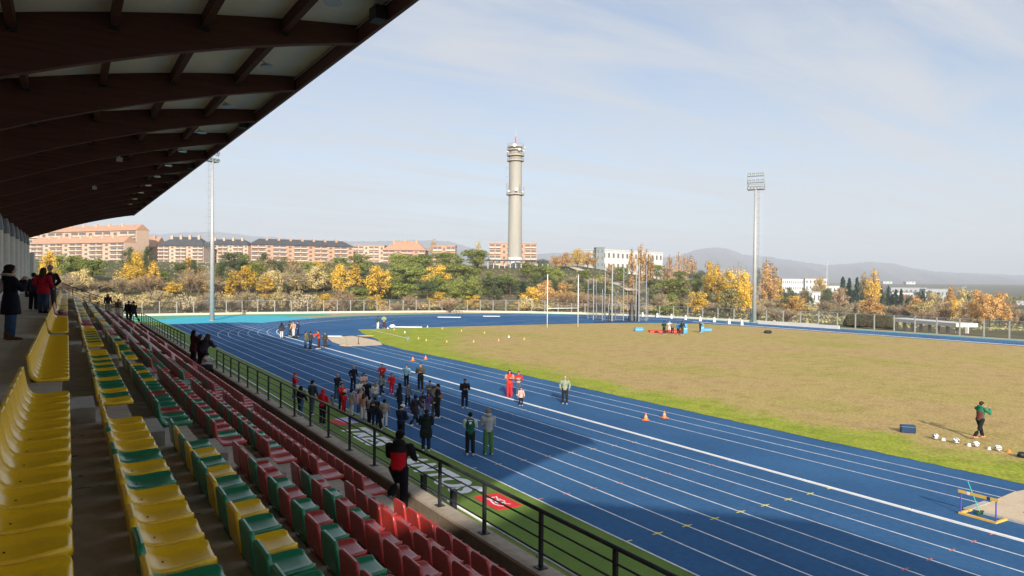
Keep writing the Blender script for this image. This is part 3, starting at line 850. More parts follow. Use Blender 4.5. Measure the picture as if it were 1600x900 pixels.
TNAME = {('pine', 'pine'): ('pine_tree', 'rounded green stone pine'), ('pine', 'green'): ('pine_tree', 'bright green stone pine'), ('round', 'oak'): ('oak_tree', 'dark green round oak'), ('round', 'green'): ('green_tree', 'mid green round tree'), ('round', 'yellow'): ('autumn_tree', 'bright yellow autumn tree'), ('round', 'orange'): ('autumn_tree', 'orange autumn tree'), ('round', 'pale'): ('autumn_tree', 'pale yellow half bare tree'),
 ('round', 'rust'): ('autumn_tree', 'rusty brown autumn tree'), ('poplar', 'yellow'): ('poplar_tree', 'slim yellow poplar'), ('poplar', 'orange'): ('poplar_tree', 'slim orange poplar'), ('poplar', 'pale'): ('poplar_tree', 'slim thinning poplar'), ('bare', 'bare'): ('bare_tree', 'leafless grey brown tree'), ('bare', 'rust'): ('bare_tree', 'leafless reddish tree'),
 ('conifer', 'dark'): ('fir_tree', 'dark pointed conifer'), ('bush', 'oak'): ('shrub', 'dark green rounded shrub'), ('bush', 'green'): ('shrub', 'fresh green rounded shrub'), ('bush', 'pale'): ('shrub', 'pale golden shrub'), ('bush', 'olive'): ('shrub', 'olive brown shrub'), ('round', 'olive'): ('olive_tree', 'olive coloured thin tree'), ('bush', 'rust'): ('shrub', 'rusty brown shrub'), ('bush', 'yellow'): ('shrub', 'bright yellow shrub'), ('bush', 'bare'): ('shrub', 'leafless grey brown shrub')}
TNAME[('pine', 'oak')] = ('pine_tree', 'deep green stone pine'); TNAME[('round', 'bare')] = ('bare_tree', 'round leafless grey tree')
trees = []
def T(shape, col, px, ytop, wpx, ybase, z0=150): trees.append((shape, col, px, ytop, wpx, ybase, z0))
for a in [
 ('round','yellow',77,392,26,446), ('pine','pine',96,393,24,440), ('pine','green',118,394,26,440), ('pine','pine',144,400,38,442), ('round','oak',201,387,22,430), ('round','oak',230,385,20,430),
 ('round','yellow',214,393,30,446), ('poplar','yellow',240,403,17,456), ('poplar','yellow',294,398,13,432), ('pine','oak',281,409,18,436), ('round','oak',302,406,12,440), ('round','oak',346,407,28,458), ('pine','oak',366,391,40,425),
 ('pine','pine',400,404,32,455), ('round','oak',412,395,24,430), ('poplar','yellow',415,426,24,468), ('poplar','yellow',361,423,20,466), ('poplar','pale',434,420,16,466), ('round','oak',441,408,15,432), ('pine','green',481,406,24,434),
 ('round','oak',503,420,24,446), ('pine','pine',516,412,15,432), ('pine','pine',531,399,24,424), ('round','yellow',531,413,34,464), ('poplar','yellow',555,409,20,462), ('pine','pine',562,394,36,426), ('round','green',566,411,14,432),
 ('round','yellow',590,416,40,470), ('pine','pine',560,447,44,474), ('pine','oak',608,435,20,462), ('pine','pine',621,396,28,420), ('pine','green',632,440,38,472), ('pine','green',628,411,42,446), ('pine','green',654,414,38,450), ('pine','pine',662,395,34,420),
 ('round','yellow',684,413,42,454), ('pine','pine',649,396,34,424), ('pine','pine',694,391,44,424), ('pine','green',711,398,30,428), ('pine','green',712,408,42,444), ('pine','pine',732,414,28,442), ('pine','pine',744,416,18,442), ('pine','green',742,386,40,422),
 ('round','orange',677,376,14,410), ('round','pale',747,379,16,410), ('pine','oak',777,393,28,414), ('pine','oak',824,397,26,414), ('pine','oak',845,401,26,415), ('pine','green',764,421,16,440), ('pine','green',824,407,26,436), ('pine','pine',836,423,18,444),
 ('pine','green',846,412,26,438), ('pine','green',862,413,26,440), ('pine','green',872,418,20,446), ('round','green',712,438,42,476), ('round','green',738,431,28,474), ('pine','pine',634,440,36,472), ('conifer','dark',817,440,22,468),
 ('round','yellow',832,448,34,482), ('round','orange',853,438,30,482), ('round','orange',881,440,32,482), ('round','yellow',686,456,32,482), ('bush','green',768,443,30,462), ('bush','olive',796,440,34,452), ('pine','pine',914,420,20,442), ('round','green',937,427,14,446),
 ('round','orange',868,399,20,420), ('round','orange',883,395,22,420), ('round','yellow',902,389,24,420), ('round','orange',918,393,26,420), ('round','rust',936,403,24,420), ('round','orange',955,413,22,430), ('poplar','orange',987,385,11,445), ('poplar','orange',1001,379,13,447), ('poplar','orange',1009,387,11,442), ('poplar','orange',1016,396,14,444),
 ('pine','pine',970,414,22,444), ('pine','pine',1026,411,26,440), ('round','rust',1043,414,24,448), ('pine','pine',1063,421,22,446), ('pine','pine',1057,433,42,468), ('poplar','orange',1046,397,11,440), ('poplar','orange',1060,392,13,440), ('poplar','orange',1070,395,12,442), ('poplar','orange',1079,396,15,442), ('poplar','orange',1085,404,12,444),
 ('pine','pine',1088,436,20,464), ('pine','oak',1094,419,18,446), ('bush','oak',1019,448,32,466), ('bush','green',1040,470,44,494), ('round','yellow',1091,455,34,492), ('round','yellow',1111,410,26,470), ('poplar','yellow',1121,408,16,474), ('round','yellow',1130,420,34,478), ('bare','bare',1149,402,26,478), ('round','yellow',1157,422,38,490), ('round','olive',1140,450,40,497), ('round','yellow',1170,440,24,496),
 ('poplar','orange',1197,402,18,478), ('poplar','orange',1207,410,18,478), ('poplar','yellow',1216,430,16,478), ('round','oak',1186,420,10,470), ('round','orange',1204,440,26,480), ('round','orange',1244,462,38,494), ('round','oak',1262,455,18,480), ('round','yellow',1281,434,22,466), ('round','oak',1293,452,22,480), ('round','rust',1313,450,26,484), ('bush','green',1295,470,22,484), ('round','oak',1228,462,18,490),
 ('conifer','dark',1317,431,24,478), ('conifer','dark',1327,433,22,478), ('conifer','dark',1339,432,22,480), ('poplar','yellow',1350,424,14,478), ('poplar','yellow',1365,419,20,480), ('poplar','yellow',1358,432,16,480), ('round','orange',1362,465,38,497), ('conifer','dark',1377,446,12,480), ('conifer','dark',1388,445,12,482), ('conifer','dark',1395,458,20,490), ('conifer','dark',1408,450,16,490), ('conifer','dark',1418,466,22,494),
 ('round','orange',1434,466,30,496), ('round','pale',1459,456,24,496), ('round','orange',1486,448,16,500), ('round','yellow',1490,468,26,504), ('round','pale',1506,449,28,504), ('round','rust',1478,470,24,505), ('round','orange',1530,454,30,510), ('round','orange',1547,460,30,512), ('round','orange',1563,458,32,512), ('round','rust',1580,470,20,510), ('round','rust',1510,472,28,508), ('bare','rust',1448,478,30,504), ('bare','bare',1596,476,26,508),
 ('bare','bare',1185,470,30,500), ('bare','bare',1212,474,34,502), ('bare','rust',1230,478,30,504), ('bush','oak',1196,452,18,476)]: T(*a)
# bare and pale thickets low on the slope, behind the perimeter fence
tr = random.Random(21)
for i in range(26):
    px = tr.uniform(545, 800); yb = tr.uniform(420, 478) if px < 750 else tr.uniform(446, 478)
    T(tr.choice(['pine', 'pine', 'round']), 'q', px, yb-tr.uniform(24, 34), tr.uniform(26, 40), yb)
for i in range(34):
    px = tr.uniform(240, 545); yb = tr.uniform(425, 462)
    T(tr.choice(['pine', 'round', 'bare', 'poplar']), 'q', px, yb-tr.uniform(20, 34), tr.uniform(18, 30), yb)
for i in range(30):
    px = tr.uniform(890, 1180); yb = tr.uniform(440, 486)
    T(tr.choice(['pine', 'round', 'bush', 'bare']), 'q', px, yb-tr.uniform(14, 26), tr.uniform(18, 30), yb)

for px in range(70, 520, 15):
    T(tr.choice(['bare', 'bare', 'round', 'bare', 'round']), 'x', px+tr.uniform(-5, 5), 424+tr.uniform(-10, 18), tr.uniform(28, 42), tr.uniform(452, 462))
for px in range(60, 1190, 17):
    T(tr.choice(['bare', 'bush', 'bare', 'round', 'bush']), 'x', px+tr.uniform(-6, 6), (452 if px < 560 else 464)+tr.uniform(-9, 9), tr.uniform(24, 38), tr.uniform(484, 489))
for px in range(430, 1100, 24):
    T(tr.choice(['bush', 'bush', 'round']), 'g', px+tr.uniform(-8, 8), 432+tr.uniform(-4, 10), tr.uniform(14, 26), tr.uniform(446, 462))
for px in list(range(860, 1000, 14)):
    T('bare', 'rust', px+tr.uniform(-6, 6), 452+tr.uniform(-4, 8), 26, 484)
for px in range(1200, 1600, 22):
    T(tr.choice(['round', 'bush', 'bare']), 'x', px+tr.uniform(-6, 6), interp([(1200, 462), (1600, 478)], px)+tr.uniform(-6, 8), tr.uniform(22, 32), interp([(1200, 492), (1600, 508)], px)+tr.uniform(-8, 3))
for px in range(1190, 1600, 9):   # dark valley trees further out
    T(tr.choice(['round', 'round', 'conifer']), 'v', px+tr.uniform(-5, 5), interp([(1190, 446), (1600, 462)], px)+tr.uniform(-3, 6), tr.uniform(10, 18), interp([(1190, 468), (1600, 482)], px)+tr.uniform(-6, 6))
tl = []
for sh, c, px, yt, wpx, yb, z0 in trees:
    if c == 'x': c = {'bare': tr.choice(['bare', 'bare', 'rust']), 'round': tr.choice(['pale', 'olive', 'yellow', 'pale']), 'bush': tr.choice(['olive', 'pale', 'bare', 'rust'])}[sh]
    if c == 'q': c = {'pine': tr.choice(['pine', 'green', 'oak']), 'round': tr.choice(['oak', 'yellow', 'green', 'olive']), 'bare': tr.choice(['bare', 'rust']), 'poplar': tr.choice(['pale', 'yellow']), 'bush': tr.choice(['green', 'olive', 'rust'])}[sh]
    if c == 'g': c = {'bush': tr.choice(['green', 'oak', 'olive']), 'round': 'oak'}[sh]
    if c == 'v': c = {'round': tr.choice(['oak', 'olive', 'rust']), 'conifer': 'dark'}[sh]
    tl.append((px, sh, c, yt, wpx, yb, z0))
tl.sort(key=lambda q: q[0])
cnt = {}
tot = {}
for q in tl: tot[(q[1], q[2])] = tot.get((q[1], q[2]), 0)+1
for px, sh, c, yt, wpx, yb, z0 in tl:
    x, y, z, zc = ground_at(px, yb, z0)
    zt_ = CAM_H+(yh(px)-yt)*zc/F_PX
    H = max(1.5, zt_-z); W = 1.18*wpx*zc/F_PX/WID[sh]
    km = kindmesh(sh, c)[tr.randrange(3)]
    name, lab = TNAME[(sh, c)]
    i = cnt.get((sh, c), 0)+1; cnt[(sh, c)] = i
    where = 'on the slope' if px < 1150 else 'in the valley'
    n_ = f', {ordw(i)} such from the left' if tot[(sh, c)] > 1 else ''
    k = 1.0
    t = thing(name, f'{lab} {where}{n_}', 'shrub' if sh == 'bush' else 'tree', (x, y, z-.1), tr.uniform(0, 6.28), 'trees and shrubs beyond the fence', (W, W, H*(1.0 if sh != 'round' else 1.06)))
    link('crown', km[0], t); link('trunk', km[1], t)

# hedge by the back straight
hm = MB(); hr = random.Random(5)
P0 = at(1318, 508); P1 = at(1400, 512)
for _ in range(5200):
    u = hr.random(); a = hr.uniform(0, math.pi); e = min(1, min(u, 1-u)*9)**.5
    rr = hr.uniform(.82, 1.02)*e
    c = (P0[0]*(1-u)+P1[0]*u+math.cos(a)*1.0*rr, P0[1]*(1-u)+P1[1]*u+math.cos(a)*.3, .1+math.sin(a)*1.95*rr)
    leafq(hm, c, (-.5+hr.uniform(-.6, .6), -.5+hr.uniform(-.6, .6), .6), .13, hr, 0 if hr.random() < .62 else 1)
hd = thing('hedge', 'dark green and reddish clipped hedge beside the back straight', 'hedge', (0, 0, 0))
hm.build('foliage', [LM['oak'], mat('hedge_red', (.12, .05, .03), (.08, .04, .02), 3, .9)], hd)
sb = MB(); sb.tube([P0, P0.lerp(P1, .5)+Vector((0, 0, .3)), P1], [.35, .5, .35], 7); sb.build('stems', m_bark, hd)
# low undergrowth on the hillside
ug = MB(); r9 = random.Random(99)
for _ in range(9000):
    px = r9.uniform(40, 1600); zc = r9.uniform(150, 330); x, y = bgp(px, zc)
    if stadium_dist(x, y) < 6: continue
    z = terr(x, y); s = r9.uniform(.18, .42)
    leafq(ug, (x, y, z+s*.5), (r9.uniform(-.6, .1), r9.uniform(-1, 0), 1), s, r9, r9.choice([0, 0, 1, 2]))
tag(ug.build('undergrowth', [LM['olive'], LM['green'], LM['bare']]), 'dry tufts and low undergrowth scattered over the hillside', 'undergrowth', None, 'stuff')
# pale paths on the hill
pm = MB()
def path(pts, wd):
    P = [ground_at(px, yb) for px, yb in pts]
    Q = []
    for a, b in zip(P, P[1:]):
        for i in range(6): t = i/6; x = a[0]*(1-t)+b[0]*t; y = a[1]*(1-t)+b[1]*t; Q.append((x, y))
    Q.append(P[-1][:2])
    for a, b in zip(Q, Q[1:]):
        dx, dy = b[0]-a[0], b[1]-a[1]; l = math.hypot(dx, dy) or 1; nx, ny = -dy/l*wd/2, dx/l*wd/2
        pm.quad((a[0]-nx, a[1]-ny, terr(*a)+.35), (b[0]-nx, b[1]-ny, terr(*b)+.35), (b[0]+nx, b[1]+ny, terr(*b)+.35), (a[0]+nx, a[1]+ny, terr(*a)+.35))
path([(886, 417), (900, 421), (910, 424)], 4)
path([(958, 443), (975, 448), (990, 456)], 4.5)
path([(1025, 466), (1040, 471), (1056, 478)], 3.5)
path([(858, 457), (890, 457), (930, 455), (990, 456)], 3)
struct(pm.build('path', mat('gravel_path', (.60, .52, .40), None, 1, .9)))

# buildings -----------------------------------------------------------
m_brick = mat('brick_wall', (.52, .32, .22), (.47, .285, .195), .5, .9, fine=(1.5, .12)); m_brick2 = mat('brick_pale', (.58, .43, .32), (.53, .385, .285), .5, .9, fine=(1.5, .12))
m_roofo = mat('roof_tile', (.46, .27, .18), (.40, .235, .16), .4, .9); m_roofd = mat('roof_slate', (.075, .08, .09), None, .4, .8)
m_win = mat('window_dark', (.15, .145, .15), None, 1, .2, spec=.5); m_balc = mat('balcony_tan', (.62, .50, .40), None, 1, .8); m_wh = mat('white_render', (.60, .60, .58), (.55, .55, .53), .3, .8); m_gry = mat('grey_cladding', (.20, .24, .25), None, 1, .7)  # balcony fronts one pale tan
def building(name, label, px0, px1, ytop, zc, mwall, mroof, roof='flat', floors=5, bays=8, depth=14, rh=8, skew=0, ybot=None, balc=True, group=None):
    a = bgp(px0, zc); b = bgp(px1, zc+skew)
    dx, dy = b[0]-a[0], b[1]-a[1]; Lw = math.hypot(dx, dy); rz = math.atan2(dy, dx)
    zt_ = CAM_H+(yh((px0+px1)/2)-ytop)*zc/F_PX
    z0 = min(terr(*a), terr(*b))-3 if ybot is None else CAM_H+(yh((px0+px1)/2)-ybot)*zc/F_PX
    H = zt_-z0
    t = thing(name, label, 'building', (a[0], a[1], z0), rz, group)
    Hw = H-(rh if roof != 'flat' else 0)
    mb = MB(); mb.box(0, Lw, 0, depth, 0, Hw); mb.build('wall', mwall, t)
    mb = MB(); e = .8
    if roof == 'hip':
        mb.poly([(-e, -e, Hw+.02), (Lw+e, -e, Hw+.02), (Lw-depth*.4, depth/2, H), (depth*.4, depth/2, H)]); mb.poly([(Lw+e, depth+e, Hw+.02), (-e, depth+e, Hw+.02), (depth*.4, depth/2, H), (Lw-depth*.4, depth/2, H)])
        mb.poly([(-e, depth+e, Hw+.02), (-e, -e, Hw+.02), (depth*.4, depth/2, H)]); mb.poly([(Lw+e, -e, Hw+.02), (Lw+e, depth+e, Hw+.02), (Lw-depth*.4, depth/2, H)]); mb.poly([(-e, -e, Hw), (-e, depth+e, Hw), (Lw+e, depth+e, Hw), (Lw+e, -e, Hw)])
    elif roof == 'gable':
        mb.poly([(0, -e, Hw), (Lw, -e, Hw), (Lw, depth/2, H), (0, depth/2, H)]); mb.poly([(Lw, depth+e, Hw), (0, depth+e, Hw), (0, depth/2, H), (Lw, depth/2, H)])
        mb.poly([(0, -e, Hw), (0, depth/2, H), (0, depth+e, Hw)]); mb.poly([(Lw, -e, Hw), (Lw, depth+e, Hw), (Lw, depth/2, H)])
    else:
        mb.box(-.3, Lw+.3, -.3, depth+.3, Hw+.01, Hw+.6)
    rf = mb.build('roof', mroof, t)
    if roof != 'flat':
        for i in range(max(2, bays//2)):
            u = (i+.5)/max(2, bays//2)*Lw*.8+Lw*.1
            cb_ = MB(); cb_.box(u-.7, u+.7, depth*.35, depth*.35+1.4, Hw+rh*.4, H+.9); cb_.build('chimney', mwall, rf)
    fh = Hw/(floors+.3); bw = Lw/bays
    n = 0
    for f in range(floors):
        zb = Hw-fh*(f+1)+fh*.25
        if zb < 1: continue
        for i in range(bays):
            if n > 95: break
            u = bw*(i+.5); n += 1
            wb = MB()
            if balc and i % 3 != 2:
                wb.box(u-bw*.42, u+bw*.42, -.06, .3, zb+fh*.22, zb+fh*.62)
                wo = wb.build('window', m_win, t)
                w2 = MB(); w2.box(u-bw*.46, u+bw*.46, -1.2, -.02, zb-.25, zb+fh*.20); w2.build('balcony', mwall if mwall is m_wh else m_balc, wo)
            else:
                wb.box(u-bw*.2, u+bw*.2, -.06, .3, zb+fh*.05, zb+fh*.5); wb.build('window', m_win, t)
    return t
building('apartment_block', 'long upper brick block with terracotta roof at far left', 40, 213, 356, 470, m_brick2, m_roofo, 'gable', 6, 14, 9, 4, group='brick apartment blocks on the ridge', skew=-40)
building('apartment_block', 'long lower brick block with stepped balconies at far left', 48, 194, 372, 430, m_brick2, m_roofo, 'gable', 6, 14, 8, 4, group='brick apartment blocks on the ridge', skew=-30)
building('apartment_block', 'small gabled brick house end between the left blocks', 212, 243, 369, 450, m_brick, m_roofo, 'gable', 5, 2, 16, 7, balc=False, group='brick apartment blocks on the ridge')
building('apartment_block', 'square brick block with tall dark slate mansard roof', 247, 318, 369, 430, m_brick2, m_roofd, 'hip', 7, 8, 16, 6, group='brick apartment blocks on the ridge')
building('apartment_block', 'brick block with low dark roof behind the left light mast', 316, 388, 373, 450, m_brick2, m_roofd, 'hip', 7, 9, 14, 4, group='brick apartment blocks on the ridge')
building('apartment_block', 'longest brick block with dark slate roof and rows of balconies', 392, 552, 372, 430, m_brick, m_roofd, 'hip', 6, 15, 14, 4, skew=30, group='brick apartment blocks on the ridge')
building('apartment_block', 'small pale block right of the longest brick block', 552, 600, 384, 470, m_brick2, m_roofo, 'flat', 5, 6, 14, 4, group='brick apartment blocks on the ridge')
building('apartment_block', 'brick block with rounded reddish hipped roof', 598, 664, 376, 430, m_brick, m_roofo, 'hip', 5, 7, 16, 6, group='brick apartment blocks on the ridge')
building('apartment_block', 'small distant brick block left of the tower hill', 676, 711, 384, 560, m_brick, m_roofo, 'flat', 4, 5, 14, 4, group='brick apartment blocks on the ridge')
building('apartment_block', 'flat topped brick block standing behind the tower', 764, 838, 380.5, 460, m_brick, m_brick, 'flat', 5, 8, 14, 4, group='brick apartment blocks on the ridge')
t = building('office_building', 'long white office building with window bands on the hill', 940, 1035, 391, 430, m_wh, m_wh, 'flat', 3, 14, 14, 4, balc=False, skew=45)
building('office_building', 'dark grey stair tower at the left end of the white office', 931, 944, 387.5, 428, m_gry, m_gry, 'flat', 4, 2, 10, 4, balc=False)
m_orw = mat('orange_wall', (.50, .26, .13)); m_grr = mat('grey_roof', (.34, .37, .39))
for lab, a, b, yt, zc, mw, mr, f, n, yb in (
 ('white hall with arcade left of centre in the valley', 1222, 1255, 436.5, 800, m_wh, m_wh, 2, 10, 450), ('white hall with stepped roof in the valley', 1258, 1292, 436, 820, m_wh, m_brick2, 2, 6, 448), ('low pale shed right of the white halls', 1290, 1312, 447, 700, m_wh, m_grr, 1, 4, 454),
 ('long white school building with dark window row in the valley', 1394, 1452, 457, 640, m_wh, m_roofd, 2, 12, 468), ('white gabled end house beside the school', 1440, 1464, 459, 600, m_wh, m_grr, 2, 3, 472), ('orange rendered low house below the school', 1412, 1436, 463, 560, m_orw, m_orw, 1, 4, 474),
 ('wide grey roofed warehouse behind the school', 1392, 1448, 450, 900, m_grr, m_grr, 1, 8, 456), ('grey warehouse right of the school', 1446, 1482, 452, 860, m_grr, m_grr, 1, 6, 464), ('pale sheds at the right edge of the valley', 1570, 1606, 471, 500, m_grr, m_grr, 1, 5, 480),
 ('low white shed among trees at right', 1462, 1480, 463, 640, m_wh, m_wh, 1, 3, 470), ('tiny white farm building on the far plain', 1416, 1430, 440.5, 1500, m_wh, m_wh, 1, 2, 443), ('tiny pale farm building on the far plain, left one', 1380, 1394, 440, 1500, m_wh, m_brick2, 1, 2, 442),
 ('white van sized kiosk between trees in the valley', 1264, 1282, 457, 420, m_wh, m_grr, 1, 3, 470)):
    building('valley_building', lab, a, b, yt, zc, mw, mr, 'flat', f, n, 12, 2, ybot=yb+8 if zc < 1000 else yb+1, balc=False, group='low buildings in the valley')
# open concrete shelter beyond the right fence
sh = thing('shelter', 'low open concrete shelter with white slab beyond the right fence', 'building', (0, 0, 0))
a = bgp(1402, 128); b = bgp(1512, 112)
def wallseg(parent, name, a, b, z0, z1, th, m):
    dx, dy = b[0]-a[0], b[1]-a[1]; l = math.hypot(dx, dy)
    M_ = Matrix.Translation((a[0], a[1], 0)) @ Matrix.Rotation(math.atan2(dy, dx), 4, 'Z')
    mb = MB(); mb.box(0, l, -th/2, th/2, z0, z1, 0, M_); return mb.build(name, m, parent)
wallseg(sh, 'roof_slab', a, b, .35, .95, 4.0, m_wh)
for i in range(9):
    u = i/8; c = (a[0]*(1-u)+b[0]*u, a[1]*(1-u)+b[1]*u); mb = MB(); mb.box(c[0]-.2, c[0]+.2, c[1]-.2, c[1]+.2, -3.5, .345); mb.build('pillar', m_wh, sh)
sp_ = at(1200, 506)
ww = thing('low_wall', 'long low white wall behind the fence right of the mast', 'wall', (0, 0, 0))
wallseg(ww, 'wall_panel', bgp(1186, 122), bgp(1312, 110), -1.5, .55, .3, m_wh)

# ------------------------------------------------------------------ TOWER
x, y = bgp(804, 330); zb = CAM_H+(yh(804)-416.5)*330/F_PX
tw = thing('communications_tower', 'tall pale concrete communications tower with ringed platforms and red topped antenna', 'tower', (x, y, zb))
K = 330/F_PX
m_tow = mat('tower_concrete', (.385, .37, .335), (.31, .295, .265), .25, .85, stretch=(1, 1, .15), fine=(2, .08))
def zy(py): return (416.5-py)*K
mb = MB(); mb.tube([(0, 0, -4), (0, 0, zy(396)), (0, 0, zy(250)), (0, 0, zy(233))], [3.55, 3.35, 3.0, 3.0], 28); mb.build('shaft', m_tow, tw)
mb = MB(); mb.tube([(0, 0, -4.2), (0, 0, zy(402))], [3.75, 3.62], 28); mb.build('base_band', m_wh, tw)
for i, (py, r_, h) in enumerate(((305, 4.25, .5), (252.5, 4.0, .5), (244.5, 4.1, .5), (236, 4.1, .45), (231, 3.8, .5))):
    mb = MB(); mb.tube([(0, 0, zy(py)), (0, 0, zy(py)+h)], [r_, r_], 28); pf = mb.build('platform', m_conc, tw)
    mb = MB()
    for j in range(20):
        a_ = j*math.pi/10; mb.tube([(r_*math.cos(a_), r_*math.sin(a_), zy(py)+h), (r_*math.cos(a_), r_*math.sin(a_), zy(py)+h+1.1)], .06, 4)
        b_ = a_+math.pi/10
        for hh in (.6, 1.1): mb.tube([(r_*math.cos(a_), r_*math.sin(a_), zy(py)+h+hh), (r_*math.cos(b_), r_*math.sin(b_), zy(py)+h+hh)], .05, 4)
    mb.build('railing', m_galv, pf)
rr = random.Random(4)
dirc = math.atan2(-y, -x)
for py, da, s in ((232, -.1, 1.3), (238, .4, 1.0), (240, -1.2, .9), (234, 1.3, .9), (239, 1.0, .8), (300, .1, 1.1), (302, -.7, .8), (303, .9, .7)):
    a_ = dirc+da; c = Vector((4.3*math.cos(a_), 4.3*math.sin(a_), zy(py)+.6)); d = Vector((math.cos(a_), math.sin(a_), 0))
    mb = MB(); mb.tube([c-d*.9, c-d*.1, c+d*.35], [.15, .3*s, .62*s], 12); mb.build('dish_antenna', m_white, tw)
for py, da in ((296, -.9), (294, -1.5), (295, .6), (298, 1.5), (260, -1.6), (274, -1.6), (285, -1.6)):
    a_ = dirc+da; c = (4.0*math.cos(a_), 4.0*math.sin(a_), zy(py)-1)
    mb = MB(); mb.tube([c, (c[0], c[1], c[2]+(2.6 if py > 290 else .5))], .22, 6); mb.build('panel_antenna', m_galv, tw)
mb = MB(); mb.tube([(0, 0, zy(233)), (0, 0, zy(219))], [.28, .18], 6); mb.build('antenna_mast', m_galv, tw)
mb = MB(); mb.tube([(0, 0, zy(223)), (0, 0, zy(214))], [.34, .30], 6); mb.build('warning_band', mat('warning_red', (.65, .10, .06)), tw)
mb = MB(); mb.tube([(0, 0, zy(214)), (0, 0, zy(201))], [.12, .05], 5); mb.build('antenna_tip', m_galv, tw)
# fence and canopy at the tower foot
hs = thing('pergola', 'long dark flat canopy at the foot of the tower', 'canopy', (0, 0, 0))
za = CAM_H+(yh(800)-407.5)*316/F_PX
a = bgp(762, 316); b = bgp(872, 330)
wallseg(hs, 'canopy_slab', a, b, za, za+.5, 5, m_roofd)
for i in range(14):
    u = i/13; c = (a[0]*(1-u)+b[0]*u, a[1]*(1-u)+b[1]*u); mb = MB(); mb.box(c[0]-.15, c[0]+.15, c[1]-.15, c[1]+.15, za-5, za-.005); mb.build('post', m_wh, hs)
# ------------------------------------------------------------------ LIGHT MASTS
def light_mast(label, base, H, r0, r1, face, rows, lad, hr=0):
    HR = Matrix.Rotation(hr, 4, 'Z')
    def spin(mb):
        mb.v = [tuple(HR @ Vector(v)) for v in mb.v]; return mb
    t = thing('light_mast', label, 'floodlight mast', base, face, 'floodlight masts')
    mb = MB(); mb.tube([(0, 0, -.3), (0, 0, H*.5), (0, 0, H)], [r0, (r0+r1)/2, r1], 16); mb.build('pole', m_pole, t, smooth=True)
    mb = MB(); mb.tube([(0, 0, .0), (0, 0, .06)], [r0+.3, r0+.3], 12); mb.build('base_flange', m_galv, t)
    mb = MB(); lx = lad
    yy = -r0-.25 if lad < 0 else r0+.25
    for s in (-.2, .2): mb.tube([(s, yy, 2.5), (s, yy, H-.3)], .015, 4)
    z = 2.6
    while z < H-.4:
        mb.tube([(-.2, yy, z), (.2, yy, z)], .010, 4); z += .4
    z = 3
    while z < H-.4:
        s = 1 if yy > 0 else -1
        pts = [(.35*math.cos(q), yy+s*(.1+.45*math.sin(q)), z) for q in [i*math.pi/6 for i in range(7)]]
        mb.tube(pts, .011, 3, cap=False)
        mb.tube([(0, yy, z), (0, 0, z)], .03, 4); z += 1.15
    for q in (0, 2, 3, 4, 6):
        a_ = q*math.pi/6; s = 1 if yy > 0 else -1
        mb.tube([(.35*math.cos(a_), yy+s*(.1+.45*math.sin(a_)), 3), (.35*math.cos(a_), yy+s*(.1+.45*math.sin(a_)), H-.5)], .006, 3, cap=False)
    mb.build('ladder', m_galv, t)
    # head frame faces local -x
    mb = MB(); W_ = 1.45
    for zz in (0, 1.2, 2.4):
        mb.tube([(0, -W_, H+zz), (0, W_, H+zz)], .06, 5)
    for s in (-W_, W_): mb.tube([(0, s, H), (0, s, H+2.5)], .06, 5); mb.tube([(.9, s, H), (0, s, H+2.4)], .035, 4)
    for s in (-W_, W_): mb.tube([(0, s, H), (1.0, s, H)], .05, 5); mb.tube([(1.0, s, H), (1.0, s, H+1.05)], .03, 4)
    mb.tube([(1.0, -W_, H+1.05), (1.0, W_, H+1.05)], .03, 4); mb.tube([(1.0, -W_, H+.02), (1.0, W_, H+.02)], .05, 4)
    mb.box(-.1, 1.0, -W_, W_, H-.04, H+.0); spin(mb).build('head_frame', m_galv, t)
    for zz, n in rows:
        for i in range(n):
            yv = -W_+.35+(2*W_-.7)*i/max(1, n-1)
            mb = MB(); M_ = Matrix.Translation((-.28, yv, H+zz+.30)) @ Matrix.Rotation(R_(-28), 4, 'Y')
            mb.box(-.14, .12, -.24, .24, -.21, .21, 0, M_); f_ = spin(mb).build('floodlight', m_capital, t)
            mb = MB(); mb.box(-.155, -.142, -.21, .21, -.18, .18, 0, M_); spin(mb).build('lens', m_glass, f_)
    return t
B = at(331.3, 500.5)
light_mast('tall grey floodlight mast in front of the stand roof edge at left', (B[0], B[1], 0), hat(B, 252), .42, .20, R_(57.4), ((0, 4), (1.2, 3)), 1, R_(70))
B = at(1178.4, 503.6)
light_mast('tall grey floodlight mast with three lamp rows beside the back straight', (B[0], B[1], 0), hat(B, 296), .40, .22, R_(57.4), ((0, 5), (1.2, 4), (2.4, 4)), -1, R_(-28))
# ------------------------------------------------------------------ PERIMETER FENCE
def chain():
    m = bpy.data.materials.new('wire_mesh'); m.use_nodes = True; t = m.node_tree; b = t.nodes['Principled BSDF']
    b.inputs['Base Color'].default_value = (.16, .165, .165, 1); b.inputs['Metallic'].default_value = .3; b.inputs['Roughness'].default_value = .6
    b.inputs['Alpha'].default_value = .11; return m
m_chain = chain()
fence_pts = [(9, 150.2), (33, 148.7), (46, 146.4), (60, 143.9), (74, 139.8), (86, 131.6), (95.8, 120), (101.2, 106.5), (104.2, 94), (105.8, 84), (107.6, 68), (107.9, 40), (107.9, 8)]
fs = []
for a, b in zip(fence_pts, fence_pts[1:]):
    n = max(1, round(math.hypot(b[0]-a[0], b[1]-a[1])/3.1))
    for i in range(n): t_ = i/n; fs.append((a[0]+(b[0]-a[0])*t_, a[1]+(b[1]-a[1])*t_))
fs.append(fence_pts[-1])
fe = thing('perimeter_fence', 'pale post and wire fence running round the far side of the track', 'fence', (0, 0, 0))
m_fp = mat('fence_post', (.33, .33, .31), (.28, .28, .265), 2, .8)
kb = MB(); pn = MB()
def fh_(p): return 2.75 if p[1] > 125 else 2.35
